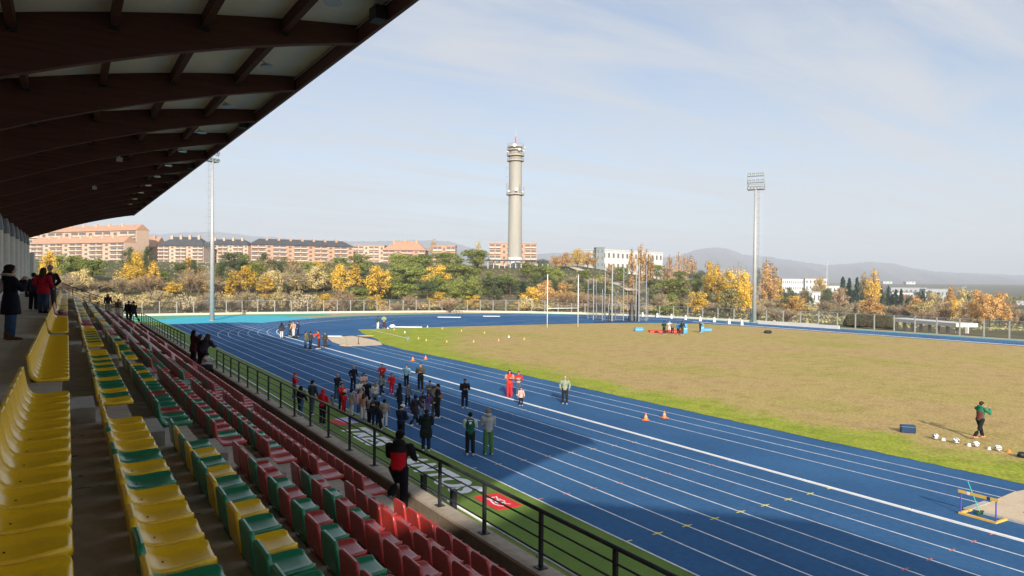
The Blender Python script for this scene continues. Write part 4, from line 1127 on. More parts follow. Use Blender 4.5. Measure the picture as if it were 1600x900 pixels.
for i, p in enumerate(fs):
    h = fh_(p)
    mb = MB(); mb.box(p[0]-.075, p[0]+.075, p[1]-.075, p[1]+.075, -1.2, h); mb.build('post', m_fp, fe)
    if i < len(fs)-1:
        q = fs[i+1]; pn.quad((p[0], p[1], .4), (q[0], q[1], .4), (q[0], q[1], fh_(q)), (p[0], p[1], h))
        kb.tube([(p[0], p[1], h), (q[0], q[1], fh_(q))], .035, 5)
pn.build('wire_mesh', m_chain, fe); kb.build('top_rail', m_galv, fe)
cw = MB()
for a, b in zip(fs, fs[1:]):
    if a[1] < 72: continue
    dx, dy = b[0]-a[0], b[1]-a[1]; l = math.hypot(dx, dy); nx, ny = -dy/l*.14, dx/l*.14
    zt_ = .36
    cw.quad((a[0]+nx-.0, a[1]+ny, zt_), (a[0]-nx, a[1]-ny, zt_), (b[0]-nx, b[1]-ny, zt_), (b[0]+nx, b[1]+ny, zt_))
    for s in (1, -1): cw.quad((a[0]+s*nx, a[1]+s*ny, -1), (b[0]+s*nx, b[1]+s*ny, -1), (b[0]+s*nx, b[1]+s*ny, zt_), (a[0]+s*nx, a[1]+s*ny, zt_))
tag(cw.build('kerb_wall', mat('cream_wall', (.62, .57, .46), None, 1, .9)), 'low cream concrete wall under the far perimeter fence', 'wall')
# ================================================================== THINGS ON THE FIELD
m_red = mat('red_paint', (.62, .035, .03), None, 3, .7); m_orange = mat('orange_plastic', (.80, .22, .04), None, 3, .5)
m_blue = mat('mat_blue', (.09, .33, .62), None, 3, .6); m_navy = mat('navy_vinyl', (.018, .045, .11), None, 3, .45)
m_yel = mat('hurdle_yellow', (.80, .50, .10), None, 3, .5); m_indigo = mat('indigo_steel', (.10, .10, .42), None, 3, .4)
m_lilac = mat('lilac_fabric', (.50, .48, .72), None, 3, .8); m_violet = mat('violet_fabric', (.14, .09, .34), None, 3, .8)
# painted lettering on the turf
def text(word, x0, x1, y0, y1, z, m, label):
    cu = bpy.data.curves.new('txt', 'FONT'); cu.body = word; cu.offset = .055; cu.shear = .25; cu.size = 1; cu.space_character = 1.12
    o = bpy.data.objects.new('tmp', cu); COL.objects.link(o); bpy.context.view_layer.update()
    me = bpy.data.meshes.new_from_object(o.evaluated_get(bpy.context.evaluated_depsgraph_get()))
    bpy.data.objects.remove(o)
    xs_ = [v.co.x for v in me.vertices]; ys_ = [v.co.y for v in me.vertices]
    ax, bx, ay, by = min(xs_), max(xs_), min(ys_), max(ys_)
    for v in me.vertices:
        u = (v.co.x-ax)/(bx-ax); w_ = (v.co.y-ay)/(by-ay)
        v.co = (x0+(x1-x0)*w_, y0+(y1-y0)*u, z)
    me.materials.clear(); me.materials.append(m)
    r = link('painted_lettering', me); tag(r, label, 'lettering', 'words painted on the turf'); return r
text('TRES', 11.25, 12.55, 33.2, 28.9, .006, m_white, 'white painted word TRES on the artificial turf beside the track')
text('CANTOS', 11.25, 12.50, 27.7, 20.95, .006, m_white, 'white painted word CANTOS on the artificial turf beside the track')
# red square mat with white swirl
c = Vector((12.1, 19.8, 0))
t = thing('red_mat', 'square red mat with white swirling emblem on the turf after the lettering', 'mat', (12.12, 19.75, .006), 0)
mb = MB(); mb.box(-.48, .48, -.80, .80, 0, .012); mb.build('mat_base', mat('mat_red', (.70, .03, .035)), t)
eb = MB()
def swirl(pts, wd):
    strip([(p[0], p[1]) for p in pts], wd, .016, 0, eb)
for i0, (ox, oy, k) in enumerate(((.05, .25, 1), (.05, -.10, .9))):
    swirl([(ox+.18*k*math.cos(a_), oy+.16*k*math.sin(a_)) for a_ in [q*.35 for q in range(3, 17)]], .075)
swirl([(-.22, .5), (-.16, .3), (-.20, .05), (-.26, -.2), (-.2, -.45), (-.05, -.6)], .06); swirl([(.22, .45), (.12, .2), (.2, -.1), (.08, -.35), (.2, -.5)], .05)
eb.build('emblem', m_white, t)
t = thing('folded_banner', 'banner on the turf with red, lilac and violet fields before the lettering', 'banner', (12.2, 35.0, .006), R_(8))
mb = MB(); mb.box(-.75, -.25, -.9, .7, 0, .012); mb.build('red_field', m_red, t)
mb = MB(); mb.box(-.248, .55, -.75, .85, 0, .014); mb.build('lilac_field', m_lilac, t)
mb = MB(); mb.box(.3, .75, -.9, .5, .0145, .019); mb.build('violet_field', m_violet, t)
# white pipe barrier on the turf
t = thing('pipe_barrier', 'long white pipe barrier standing on the turf in front of the stand', 'barrier', (9.4, 0, 0))
mb = MB(); mb.tube([(0, -10, .95), (0, 30, .95), (.3, 62, .95), (.3, 100, .95)], .055, 8); mb.build('pipe', m_white, t, True)
for i in range(44):
    y = -9+2.5*i; mb = MB(); dx = .3 if y > 46 else 0
    mb.tube([(dx, y, 0), (dx, y, .90)], .03, 6); mb.build('support', m_galv, t)
for q, lab in (((669, 739.6), 'black square post behind the pipe barrier, farther one'), ((716, 763.4), 'black square post behind the pipe barrier, nearer one')):
    P = at(q[0], q[1], 1.48); mb = MB(); mb.box(-.075, .075, -.075, .075, 0, 1.44); mb.box(-.085, .085, -.085, .085, 1.44, 1.48)
    o = mb.build('black_post', m_black); o.location = (P.x-.15, P.y, 0); tag(o, lab, 'post', 'black posts on the turf')
# cones
def cone_mesh(h=.38):
    mb = MB(); r = h*.36
    mb.box(-r*1.25, r*1.25, -r*1.25, r*1.25, 0, h*.07, 0)
    mb.tube([(0, 0, h*.07), (0, 0, h*.42)], [r*.95, r*.62], 14, 0, cap=False)
    mb.tube([(0, 0, h*.42), (0, 0, h*.68)], [r*.62, r*.38], 14, 1, cap=False)
    mb.tube([(0, 0, h*.68), (0, 0, h)], [r*.38, r*.13], 14, 0)
    return mb
co_o = cone_mesh().mesh('traffic_cone', [m_orange, mat('cone_band', (.80, .40, .25))])
for lab, px, py in (('orange cone on the runway line, right one of the near pair', 1038, 653.5), ('orange cone on the runway line, left one of the near pair', 1009, 657), ('orange cone behind the crowd, right one of the pair', 665, 562), ('orange cone behind the crowd, left one of the pair', 645, 564)):
    P = at(px, py); o = link('traffic_cone', co_o, None, (P.x, P.y, .024 if P.x < 29.7 else .022), rnd.uniform(0, 1.5)); tag(o, lab, 'cone', 'orange cones')
mc = MB(); mc.tube([(0, 0, 0), (0, 0, .05)], [.14, .12], 10); mc.tube([(0, 0, .05), (0, 0, .27)], [.08, .03], 10)
mk_y = mc.mesh('marker_cone', [mat('marker_yellow', (.70, .42, .16))]); mk_w = mc.mesh('marker_cone', [m_white])
for i, (px, py, k) in enumerate(((616, 516, 0), (632.5, 520.5, 1), (654, 530, 0), (666, 533, 0), (698, 535, 0), (691, 514.5, 0), (721, 518, 0), (757, 521, 0), (740, 535, 0), (779, 533, 0), (795, 527.5, 1), (819, 531, 0), (606, 514, 1), (668, 511.5, 1))):
    P = at(px, py); o = link('marker_cone', mk_w if k else mk_y, None, (P.x, P.y, .022)); tag(o, f'small {"white" if k else "yellow orange"} marker on the far infield grass, {ordw(i+1)} of them', 'marker cone', 'small markers on the infield')
# white distance boards along the bend
for i, (px, py) in enumerate(((1004, 494.5), (1027, 495.7), (1049, 497.5), (1071, 499.5), (1094, 501.8), (1116, 503.2), (1139, 505.8), (1159, 508))):
    P = at(px, py); mb = MB(); mb.tube([(0, 0, 0), (0, 0, .85)], [.34, .20], 4, ry=[.3, .16]); 
    o = mb.build('distance_board', m_white); o.location = (P.x, P.y, .01); o.rotation_euler = (0, 0, .3); tag(o, f'white tapered distance marker on the far bend, {ordw(i+1)} from the left', 'marker', 'white markers along the bend')
# rugby goal
A = at(855, 512.3); B = at(903, 511); d = (B-A); L_ = d.length
t = thing('goal_post', 'white rugby goal with tall posts and a crossbar on the far infield', 'goal', (A.x, A.y, .02), math.atan2(d.y, d.x))
H_ = hat(A, 429)
for x in (0, L_): mb = MB(); mb.tube([(x, 0, 0), (x, 0, H_)], [.07, .06], 10); mb.build('upright', m_white, t, True)
mb = MB(); mb.tube([(.06, 0, 3.0), (L_-.06, 0, 3.0)], .055, 8); mb.build('crossbar', m_white, t, True)
# throwing cage
t = thing('throwing_cage', 'tall grey steel hammer cage of poles with dark gathered netting', 'cage', (0, 0, 0))
tops = {}
for i, (px, py, yt, r_) in enumerate(((918.5, 498.5, 438, .05), (927, 500, 436, .08), (931.5, 498, 437, .05), (941, 501.5, 452, .06), (945, 500.5, 418, .09), (952, 502, 460, .06), (956, 502.5, 414, .13), (962, 500, 455, .05), (974, 501.5, 416, .07), (980, 497, 455, .04), (989, 500.5, 442, .05), (993.5, 502, 413, .09), (998, 502.5, 411, .09), (1009.5, 502, 414, .07), (1012, 500.5, 455, .05))):
    P = at(px, py); H_ = hat(P, yt); mb = MB(); mb.tube([(P.x, P.y, 0), (P.x, P.y, H_)], [r_*1.15, r_], 8); mb.build('pole', m_galv, t); mb = None
    tops[i] = (P, H_)
for a, b, z in ((6, 8, 7.2), (6, 8, 3.2), (11, 13, 7.2), (12, 13, 3.2), (0, 2, 6.9), (1, 2, 6.4), (4, 6, 9.2), (3, 5, 4.9), (6, 8, .25), (12, 13, .25), (0, 4, .3), (3, 6, .25)):
    P, Q = tops[a][0], tops[b][0]; mb = MB(); mb.tube([(P.x, P.y, z), (Q.x, Q.y, z)], .05, 6); mb.build('brace', m_galv, t)
m_net = bpy.data.materials.new('dark_net'); m_net.use_nodes = True; m_net.node_tree.nodes['Principled BSDF'].inputs['Base Color'].default_value = (.03, .035, .045, 1); m_net.node_tree.nodes['Principled BSDF'].inputs['Alpha'].default_value = .72
for px, py, w0, yt in ((987, 501.5, .75, 466), (996, 502, .35, 460), (952.5, 502, .3, 475)):
    P = at(px, py); H_ = hat(P, yt); mb = MB(); mb.tube([(P.x, P.y, .02), (P.x, P.y, H_*.5), (P.x, P.y, H_)], [w0, w0*.6, .1], 10); mb.build('gathered_net', m_net, t)
m_net2 = bpy.data.materials.new('cage_net'); m_net2.use_nodes = True; m_net2.node_tree.nodes['Principled BSDF'].inputs['Base Color'].default_value = (.12, .13, .14, 1); m_net2.node_tree.nodes['Principled BSDF'].inputs['Alpha'].default_value = .24
mb = MB()
for a, b in ((6, 8), (11, 13), (0, 4)):
    P, Q = tops[a][0], tops[b][0]; mb = MB(); mb.quad((P.x, P.y, .3), (Q.x, Q.y, .3), (Q.x, Q.y, 7), (P.x, P.y, 7)); mb.build('net_panel', m_net2, t)
mb = MB(); P, Q = at(925, 502), at(1000, 503); mb.box(P.x-1.5, Q.x, Q.y+1.5, Q.y+3, .02, .10); tag(mb.build('net_bundle', m_black), 'dark folded netting lying under the hammer cage', 'net')
# infield mats and pads
def pad(name, label, px, py, size, m, rz=0, grp=None):
    P = at(px, py); t = thing(name, label, 'pad', (P.x, P.y, .022), rz, grp)
    mb = MB(); x, y, z = size; mb.box(-x/2, x/2, -y/2, y/2, 0, z); o = mb.build('cover', m, t)
    bv = o.modifiers.new('b', 'BEVEL'); bv.width = min(size)*.12; bv.segments = 2
    mb = MB(); mb.box(-x/2-.004, x/2+.004, -y/2-.004, y/2+.004, z*.48, z*.52); mb.build('seam', m_white, t)
    return t
yz = R_(-32)
pad('foam_block', 'light blue foam block left of the red mats on the infield', 998, 517.5, (1.15, .8, .55), m_blue, yz)
pad('crash_mat', 'long red crash mat behind the players, left one', 1028, 519.5, (2.5, 1.2, .28), m_red, yz)
pad('crash_mat', 'red crash mat behind the players, right one', 1054, 519.5, (2.0, 1.2, .30), m_red, yz)
pad('tackle_pad', 'upright light blue tackle pad beside the group of players', 1070.5, 521.5, (.55, .4, 1.35), m_blue, yz)
pad('tackle_pad', 'upright light blue tackle pad held by the lone player', 1096.5, 519.5, (.5, .4, 1.3), m_blue, yz)
pad('foam_block', 'low blue pad lying behind the lone player', 1105, 517.5, (1.2, .8, .4), m_blue, yz)
def lump(name, label, cat, px, py, s, m, seed=1, z=.022):
    P = at(px, py, z); r = random.Random(seed); mb = MB(); mb.ball((0, 0, s[2]*.8), s, 12, 8)
    mb.v = [(v[0]*r.uniform(.88, 1.1), v[1]*r.uniform(.88, 1.1), max(0, v[2]*r.uniform(.9, 1.08))) for v in mb.v]
    o = mb.build(name, m, None, True); o.location = (P.x, P.y, z); o.rotation_euler = (0, 0, yz); tag(o, label, cat); return o
lump('sports_bag', 'dark sports bag lying alone on the infield', 'bag', 1200, 521, (.6, .3, .26), m_black)
lump('sports_bag', 'dark bag at the right edge beside the row of balls', 'bag', 1599, 715, (.28, .15, .14), m_black, 3)
P = at(1418.5, 676.5); t = thing('vaulting_box', 'dark blue padded box standing on the infield grass', 'padded box', (P.x, P.y, .022), R_(-50))
mb = MB(); mb.box(-.33, .33, -.17, .17, 0, .38); o = mb.build('padding', m_navy, t); bv = o.modifiers.new('b', 'BEVEL'); bv.width = .03
mb = MB(); mb.box(-.334, .334, -.174, .174, .30, .315); mb.build('seam', m_blue, t)
# row of balls
bl = MB(); bl.ball((0, 0, .15), .15, 16, 12); 
bm_ = []
rb = random.Random(3)
for f in bl.f:
    bm_.append(1 if rb.random() < .38 else 0)
bl.m = bm_; ball_me = bl.mesh('training_ball', [m_white, m_black], False)
NB = ('leftmost', 'second', 'third', 'rightmost')
for i, (px, py) in enumerate(((1461.5, 687), (1493.5, 693.5), (1525, 699), (1559, 705.5))):
    P = at(px, py); o = link('training_ball', ball_me, None, (P.x, P.y, .022), i*1.3); tag(o, f'white and black ball on the infield edge, {NB[i]} in the row', 'ball', 'white and black balls'); o.scale = (1.0, 1.0, .9)
for i, (px, py, m) in enumerate(((1474, 689, m_white), (1514, 697.5, m_white), (1546, 703, m_white), (1576, 707.5, m_orange))):
    P = at(px, py); mb = MB(); mb.tube([(0, 0, 0), (0, 0, .06), (0, 0, .12)], [.10, .08, .05], 10); o = mb.build('small_marker', m); o.location = (P.x, P.y, .022); tag(o, f'small {"orange" if m is m_orange else "white"} marker between the balls, {ordw(i+1)} from the left', 'marker', 'small markers between the balls')
# hurdles
def hurdle(name, label, loc, rz, w_, h, mt, mp, grp=None):
    t = thing(name, label, 'hurdle', loc, rz, grp)
    for s in (-1, 1):
        mb = MB(); mb.tube([(s*w_/2, 0, .05), (s*w_/2, 0, h)], .022, 8); mb.build('upright', mp, t)
        mb = MB(); mb.box(s*w_/2-.035, s*w_/2+.035, -.0, .62, 0, .06); mb.build('foot', mt, t)
    mb = MB(); mb.box(-w_/2-.035, w_/2+.035, -.072, -.002, 0, .06); mb.build('base_bar', mt, t)
    mb = MB(); mb.box(-w_/2-.08, w_/2+.08, -.024, -.002, h-.05, h+.045); o = mb.build('top_bar', mt, t)
    for x in (-.28, .30): mb = MB(); mb.box(w_*x-.045, w_*x+.045, -.029, -.0245, h-.052, h+.047); mb.build('stripe', m_navy if x > 0 else m_white, o)
    return t
A = at(1501, 803); B = at(1556, 818.5); d = B-A
hurdle('hurdle', 'yellow topped hurdle with violet posts at the pit edge near the camera', ((A.x+B.x)/2, (A.y+B.y)/2, .012), math.atan2(d.y, d.x), d.length+.0, .72, m_yel, m_indigo)
P = at(1531, 803); t = thing('pit_rake', 'turquoise handled rake with green head leaning at the near pit', 'rake', (P.x, P.y, .03))
mb = MB(); mb.tube([(0, 0, .02), (-.05, .35, .95)], .012, 6); mb.build('handle', mat('turquoise', (.05, .55, .50)), t)
mb = MB(); mb.box(-.2, .2, -.04, .04, 0, .05)
for i in range(9): mb.tube([(-.18+i*.045, 0, .01), (-.18+i*.045, -.06, -.02)], .006, 4)
mb.build('rake_head', mat('rake_green', (.02, .10, .04)), t)
for i, (px, py) in enumerate(((708, 494), (713, 493.8), (718, 494.2))):
    P = at(px, py); hurdle('hurdle', f'distant dark steel hurdle on the far bend, {ordw(i+1)} from the left', (P.x, P.y, .012), R_(-20+i*4), 1.2, .95, m_steel, m_steel, 'hurdles on the far bend')
A = at(532, 540.5); B = at(541, 541.5); hurdle('hurdle', 'tall white and orange hurdle at the far landing pit', ((A.x+B.x)/2, (A.y+B.y)/2, .03), math.atan2((B-A).y, (B-A).x), 1.15, .95, m_yel, m_galv)
# small stand by the far pit, white boards
P = at(560, 538); t = thing('peg_stand', 'short dark peg stand on the far landing pit', 'stand', (P.x, P.y, .03)); mb = MB(); mb.tube([(0, 0, .03), (0, 0, .75)], .035, 8); mb.build('rod', m_black, t); mb = MB(); mb.tube([(0, 0, 0), (0, 0, .03)], [.16, .16], 10); mb.build('foot_plate', m_black, t)
P = at(637, 533); t = thing('line_reel', 'small metal line reel at the end of the white line', 'reel', (P.x, P.y, .022)); mb = MB(); mb.tube([(-.08, 0, .28), (.08, 0, .28)], .22, 12); mb.build('drum', m_galv, t)
for s in (-.12, .12): mb = MB(); mb.tube([(s, -.2, 0), (s, 0, .5), (s, .2, 0)], .02, 5); mb.build('leg', m_galv, t)
for nm, lab, px, py, L_, h in (('takeoff_board', 'long white board lying at the infield edge beside two people', 636, 511.6, 4.6, .12), ('takeoff_board', 'white board lying on the blue apron near the landing pit', 519, 526, 2.4, .10), ('takeoff_board', 'broad white board by the hurdles on the far bend', 702, 496, 4.5, .10), ('takeoff_board', 'pale board lying on the throwing apron', 768, 494.5, 3.4, .10)):
    P = at(px, py); mb = MB(); mb.box(-L_/2, L_/2, -.28, .28, 0, h); o = mb.build(nm, m_white); o.location = (P.x, P.y, .014); o.rotation_euler = (0, 0, yz); tag(o, lab, 'board')
lump('white_box', 'small white box near the two people at the infield corner', 'box', 613, 512.5, (.45, .3, .3), m_white, 5)
lump('yellow_bag', 'flat yellow bag on the green corner of the infield', 'bag', 572, 525.5, (1.2, .35, .07), m_yel, 6)
lump('backpack', 'dark backpack on the blue runway behind the far group', 'backpack', 461, 528, (.4, .25, .16), m_black, 7, .01)
# far stand details: bag on the top row
mb = MB(); mb.ball((0, 0, .07), (.13, .2, .09), 12, 8); o = mb.build('grey_bag', m_capital, None, True); o.location = (-.2, 32.1, TZ+.05); tag(o, 'grey bag lying on the red seats of the top row', 'bag')
# pylon on the plain
x, y = bgp(1292, 2200); z = -14; Hp = CAM_H+(yh(1292)-409)*2200/F_PX-z
t = thing('power_pylon', 'tall thin lattice power pylon on the distant plain', 'pylon', (x, y, z))
mb = MB()
for a_ in range(4):
    q = a_*math.pi/2; mb.tube([(5*math.cos(q), 5*math.sin(q), 0), (.8*math.cos(q), .8*math.sin(q), Hp)], .35, 4)
for i in range(10):
    zz_ = Hp*i/10; r_ = 5-4.2*i/10; 
    for a_ in range(4): q = a_*math.pi/2; mb.tube([(r_*math.cos(q), r_*math.sin(q), zz_), ((r_-.4)*math.cos(q+math.pi/2), (r_-.4)*math.sin(q+math.pi/2), zz_+Hp/10)], .2, 3)
mb.build('lattice', m_galv, t)
for k in (.72, .84, .95): mb = MB(); mb.tube([(-7, 4, Hp*k), (7, -4, Hp*k)], .3, 4); mb.build('cross_arm', m_galv, t)
# ================================================================== PEOPLE
def V(*a): return Vector(a)
def skel(lh=0, lk=4, rh=0, rk=4, la=(8, 10, 12, 0), ra=(8, 10, 12, 0), lean=2, head=0, sit=False):
    """all angles in degrees; legs: hip swing, knee bend; arms: pitch, abduction, elbow, inward"""
    J = {}
    hz = .93
    for s, h, k, n in ((1, lh, lk, 'l'), (-1, rh, rk, 'r')):
        a = R_(h); hip = V(0, s*.088, hz); knee = hip+V(math.sin(a), s*.02, -math.cos(a))*.43; b = R_(h-k)
        ank = knee+V(math.sin(b), s*.02, -math.cos(b))*.41
        J[n+'hip'] = hip; J[n+'knee'] = knee; J[n+'ank'] = ank
        J[n+'sw'] = b
    lo = min(J['lank'].z, J['rank'].z)-.08
    L_ = R_(lean); d = V(math.sin(L_), 0, math.cos(L_))
    J['pel'] = V(0, 0, hz+.02); J['waist'] = J['pel']+d*.14; J['chest'] = J['pel']+d*.34; J['neck'] = J['pel']+d*.50
    J['d'] = d
    for s, A, n in ((1, la, 'l'), (-1, ra, 'r')):
        sh = J['pel']+d*.45+V(0, s*.185, 0); J[n+'sh'] = sh
        p, q, e, inn = map(R_, A)
        u = V(math.sin(p)*math.cos(q), s*math.sin(q), -math.cos(p)*math.cos(q)); el = sh+u*.275
        q2 = q-inn; u2 = V(math.sin(p+e)*math.cos(q2), s*math.sin(q2), -math.cos(p+e)*math.cos(q2)); wr = el+u2*.25
        J[n+'el'] = el; J[n+'wr'] = wr; J[n+'hd'] = u2
    hp = R_(head); hd = V(math.sin(L_+hp), 0, math.cos(L_+hp)); J['head'] = J['neck']+d*.05+hd*.12; J['hd'] = hd
    J['hf'] = V(math.cos(L_+hp), 0, -math.sin(L_+hp))
    for k in J:
        if isinstance(J[k], Vector) and k not in ('d', 'hd', 'hf', 'lhd', 'rhd'): J[k] = J[k]-V(0, 0, lo)
    return J
def remesh(mb, vox, name, sm=2):
    me = mb.mesh(name); o = bpy.data.objects.new('t', me); COL.objects.link(o)
    m = o.modifiers.new('r', 'REMESH'); m.mode = 'VOXEL'; m.voxel_size = vox; m.use_smooth_shade = True
    if sm: s_ = o.modifiers.new('s', 'SMOOTH'); s_.iterations = sm; s_.factor = .5
    bpy.context.view_layer.update()
    r = bpy.data.meshes.new_from_object(o.evaluated_get(bpy.context.evaluated_depsgraph_get())); r.name = name
    bpy.data.objects.remove(o); bpy.data.meshes.remove(me)
    return r
def join(me, mb, idx):
    """append the faces of mb to me with material idx+mb.m"""
    bm = bmesh.new(); bm.from_mesh(me)
    vs = [bm.verts.new(v) for v in mb.v]
    for f, m in zip(mb.f, mb.m):
        try: fa = bm.faces.new([vs[i] for i in f]); fa.material_index = idx+m; fa.smooth = True
        except ValueError: pass
    bm.to_mesh(me); bm.free(); return me
def torso_pts(J): return [J['pel']-J['d']*.05, J['pel']+J['d']*.04, J['waist'], J['chest'], J['pel']+J['d']*.44, J['neck']]
def limb(mb, a, b, c, r, n=10): mb.tube([a, a.lerp(b, .5), b, b.lerp(c, .5), c], r, n); mb.ball(a, r[0], 8, 6); mb.ball(b, r[2], 8, 6); mb.ball(c, r[4], 8, 6)
def make_body(J, child):
    mb = MB(); k = 1.22 if child else 1.0
    mb.tube(torso_pts(J), [.10, .13, .115, .14, .13, .055], 14, ry=[.08, .095, .085, .10, .085, .055], side=(0, 1, 0))
    mb.tube([J['neck']-J['d']*.04, J['head']-J['hd']*.06], [.055, .05], 10)
    c = J['head']; mb.ball(c+J['hd']*.015, (.088*k, .074*k, .100*k), 14, 10); mb.ball(c-J['hd']*.045*k+J['hf']*.018, (.062*k, .055*k, .066*k), 12, 8)
    mb.tube([c+J['hf']*.078*k+J['hd']*.01, c+J['hf']*.105*k-J['hd']*.018], [.010, .016], 6)
    for s in (1, -1): mb.ball(c+V(0, s*.075*k, 0)-J['hf']*.005, (.018, .012, .028), 6, 5)
    for n in 'lr':
        limb(mb, J[n+'sh'], J[n+'el'], J[n+'wr'], [.050, .045, .038, .036, .026])
        limb(mb, J[n+'hip'], J[n+'knee'], J[n+'ank'], [.085, .075, .052, .052, .036])
        a = J[n+'ank']; mb.tube([a-V(.05, 0, .045), a+V(.06, 0, -.05), a+V(.17, 0, -.062)], [.03, .036, .024], 8, ry=[.03, .03, .02], side=(0, 1, 0))
    me = remesh(mb, .017, 'body')
    for _ in range(3): me.materials.append(None)
    h = MB()
    for s, n in ((1, 'l'), (-1, 'r')):
        w_ = J[n+'wr']; d = J[n+'hd'].normalized(); t = V(0, s, 0)-d*d.y*s; t = V(1, 0, 0)-d*d.x if t.length < .3 else t; t.normalize(); b = d.cross(t)
        # palm
        h.tube([w_-d*.03, w_+d*.02, w_+d*.06, w_+d*.09], [.014, .017, .017, .012], 8, ry=[.022, .034, .038, .034], side=tuple(t))
        for i, (off, l) in enumerate(((-.030, .062), (-.010, .074), (.010, .070), (.029, .054))):
            p0 = w_+d*.078+b*off; p1 = p0+d*l*.5-t*.006; p2 = p0+d*l*.85-t*.022
            h.tube([p0, p1, p2], [.0095, .0088, .0065], 6)
        p0 = w_+d*.025-b*.034; h.tube([p0, p0+(d*.6-b*.7).normalized()*.035, p0+(d*.85-b*.45-t*.2).normalized()*.062], [.012, .010, .007], 6)
    me = join(me, h, 0)
    e = MB()
    for s in (1, -1): e.ball(c+J['hf']*.080*k+V(0, s*.030*k, 0)+J['hd']*.012, (.009, .012, .008), 6, 5)
    me = join(me, e, 1)
    e = MB(); e.ball(c+J['hf']*.078*k-J['hd']*.052*k, (.008, .024, .007), 6, 4)
    return join(me, e, 2)
def make_top(J, long=0, puffy=0, child=False, hood=0):
    mb = MB(); g = .018+puffy*.02
    r = [x+g for x in (.115, .135, .125, .15, .135, .07)]; ry = [x+g for x in (.10, .105, .095, .112, .095, .062)]
    P = torso_pts(J)
    P[-1] = J['neck']+J['d']*.0
    if long:
        q = J['pel']; kn = (J['lknee']+J['rknee'])/2
        dn = (kn-q).normalized(); P = [q+dn*(.12+.34*long), q+dn*.12]+P[1:]; r = [r[0]+.075+.02*long, r[0]+.070]+[r[1]+.035]+r[2:]; ry = [.155+.02*long, .150, .135]+ry[2:]
    else: P[0] = J['pel']-J['d']*.09
    if puffy:
        Q = []; rr = []; rz = []
        for i in range(len(P)-1):
            for t in (0, .33, .66):
                Q.append(P[i].lerp(P[i+1], t)); b_ = .010*(1 if int(i*3+t*3) % 2 else -.6); rr.append(r[i]*(1-t)+r[i+1]*t+b_); rz.append(ry[i]*(1-t)+ry[i+1]*t+b_)
        Q.append(P[-1]); rr.append(r[-1]); rz.append(ry[-1]); P, r, ry = Q, rr, rz
    mb.tube(P, r, 16, ry=ry, side=(0, 1, 0))
    for n in 'lr':
        limb(mb, J[n+'sh']-V(0, 0, .005), J[n+'el'], J[n+'wr']-J[n+'hd']*.012, [.064+g*.7, .058+g*.7, .052+g*.6, .048+g*.6, .042+g*.3])
    if hood: mb.ball(J['neck']-J['hf']*.075+J['d']*.035, (.085, .12, .075), 10, 8)
    else: mb.tube([J['neck']-J['d']*.03, J['neck']+J['d']*.045], [.075, .066], 12)
    me = remesh(mb, .02, 'jacket')
    for _ in range(3): me.materials.append(None)
    for p in me.polygons:
        c = p.center
        def dseg(a, b):
            ab = b-a; t = max(0, min(1, (c-a).dot(ab)/ab.length_squared)); return (c-(a+ab*t)).length
        da = min(dseg(J[n+'sh'], J[n+'el']) for n in 'lr'); db = min(dseg(J[n+'el'], J[n+'wr']) for n in 'lr')
        dt = dseg(J['pel'], J['neck'])
        if min(da, db) < .078 and abs(c.y) > .125 or db < .07 and dt > .16: p.material_index = 1
        elif J['pel'].z-.02 < c.z < J['chest'].z+.0 and abs(c.y) < .135: p.material_index = 2
    return me
def make_trousers(J, wide=0, skirt=0):
    mb = MB(); w_ = .012+wide*.03
    mb.tube([J['pel']+J['d']*.07, J['pel'], J['pel']-V(0, 0, .10)], [.138, .155, .14], 14, ry=[.105, .118, .105], side=(0, 1, 0))
    for n in 'lr':
        limb(mb, J[n+'hip'], J[n+'knee'], J[n+'ank']+V(0, 0, .015), [.096, .085, .064+w_, .060+w_, .048+w_*1.5])
    return remesh(mb, .02, 'trousers')
def make_shoes(J, boots=0):
    out = []
    for n in 'lr':
        mb = MB(); a = J[n+'ank']; g = a.z-.08
        f = V(1, 0, 0); tilt = -.0
        mb.tube([a+V(-.07, 0, -.04), a+V(-.02, 0, -.035), a+V(.07, 0, -.045), a+V(.165, 0, -.055), a+V(.19, 0, -.06)], [.03, .044, .048, .042, .02], 10, ry=[.034, .044, .036, .026, .014], side=(0, 1, 0))
        mb.tube([a+V(-.065, 0, -.072), a+V(.19, 0, -.072)], [.044, .044], 8, ry=[.010, .010], side=(0, 1, 0))
        mb.tube([a+V(-.01, 0, -.04), a+V(-.012, 0, .02+.07*boots)], [.05, .052+.012*boots], 10)
        out.append(remesh(mb, .014, 'shoe'))
    return out
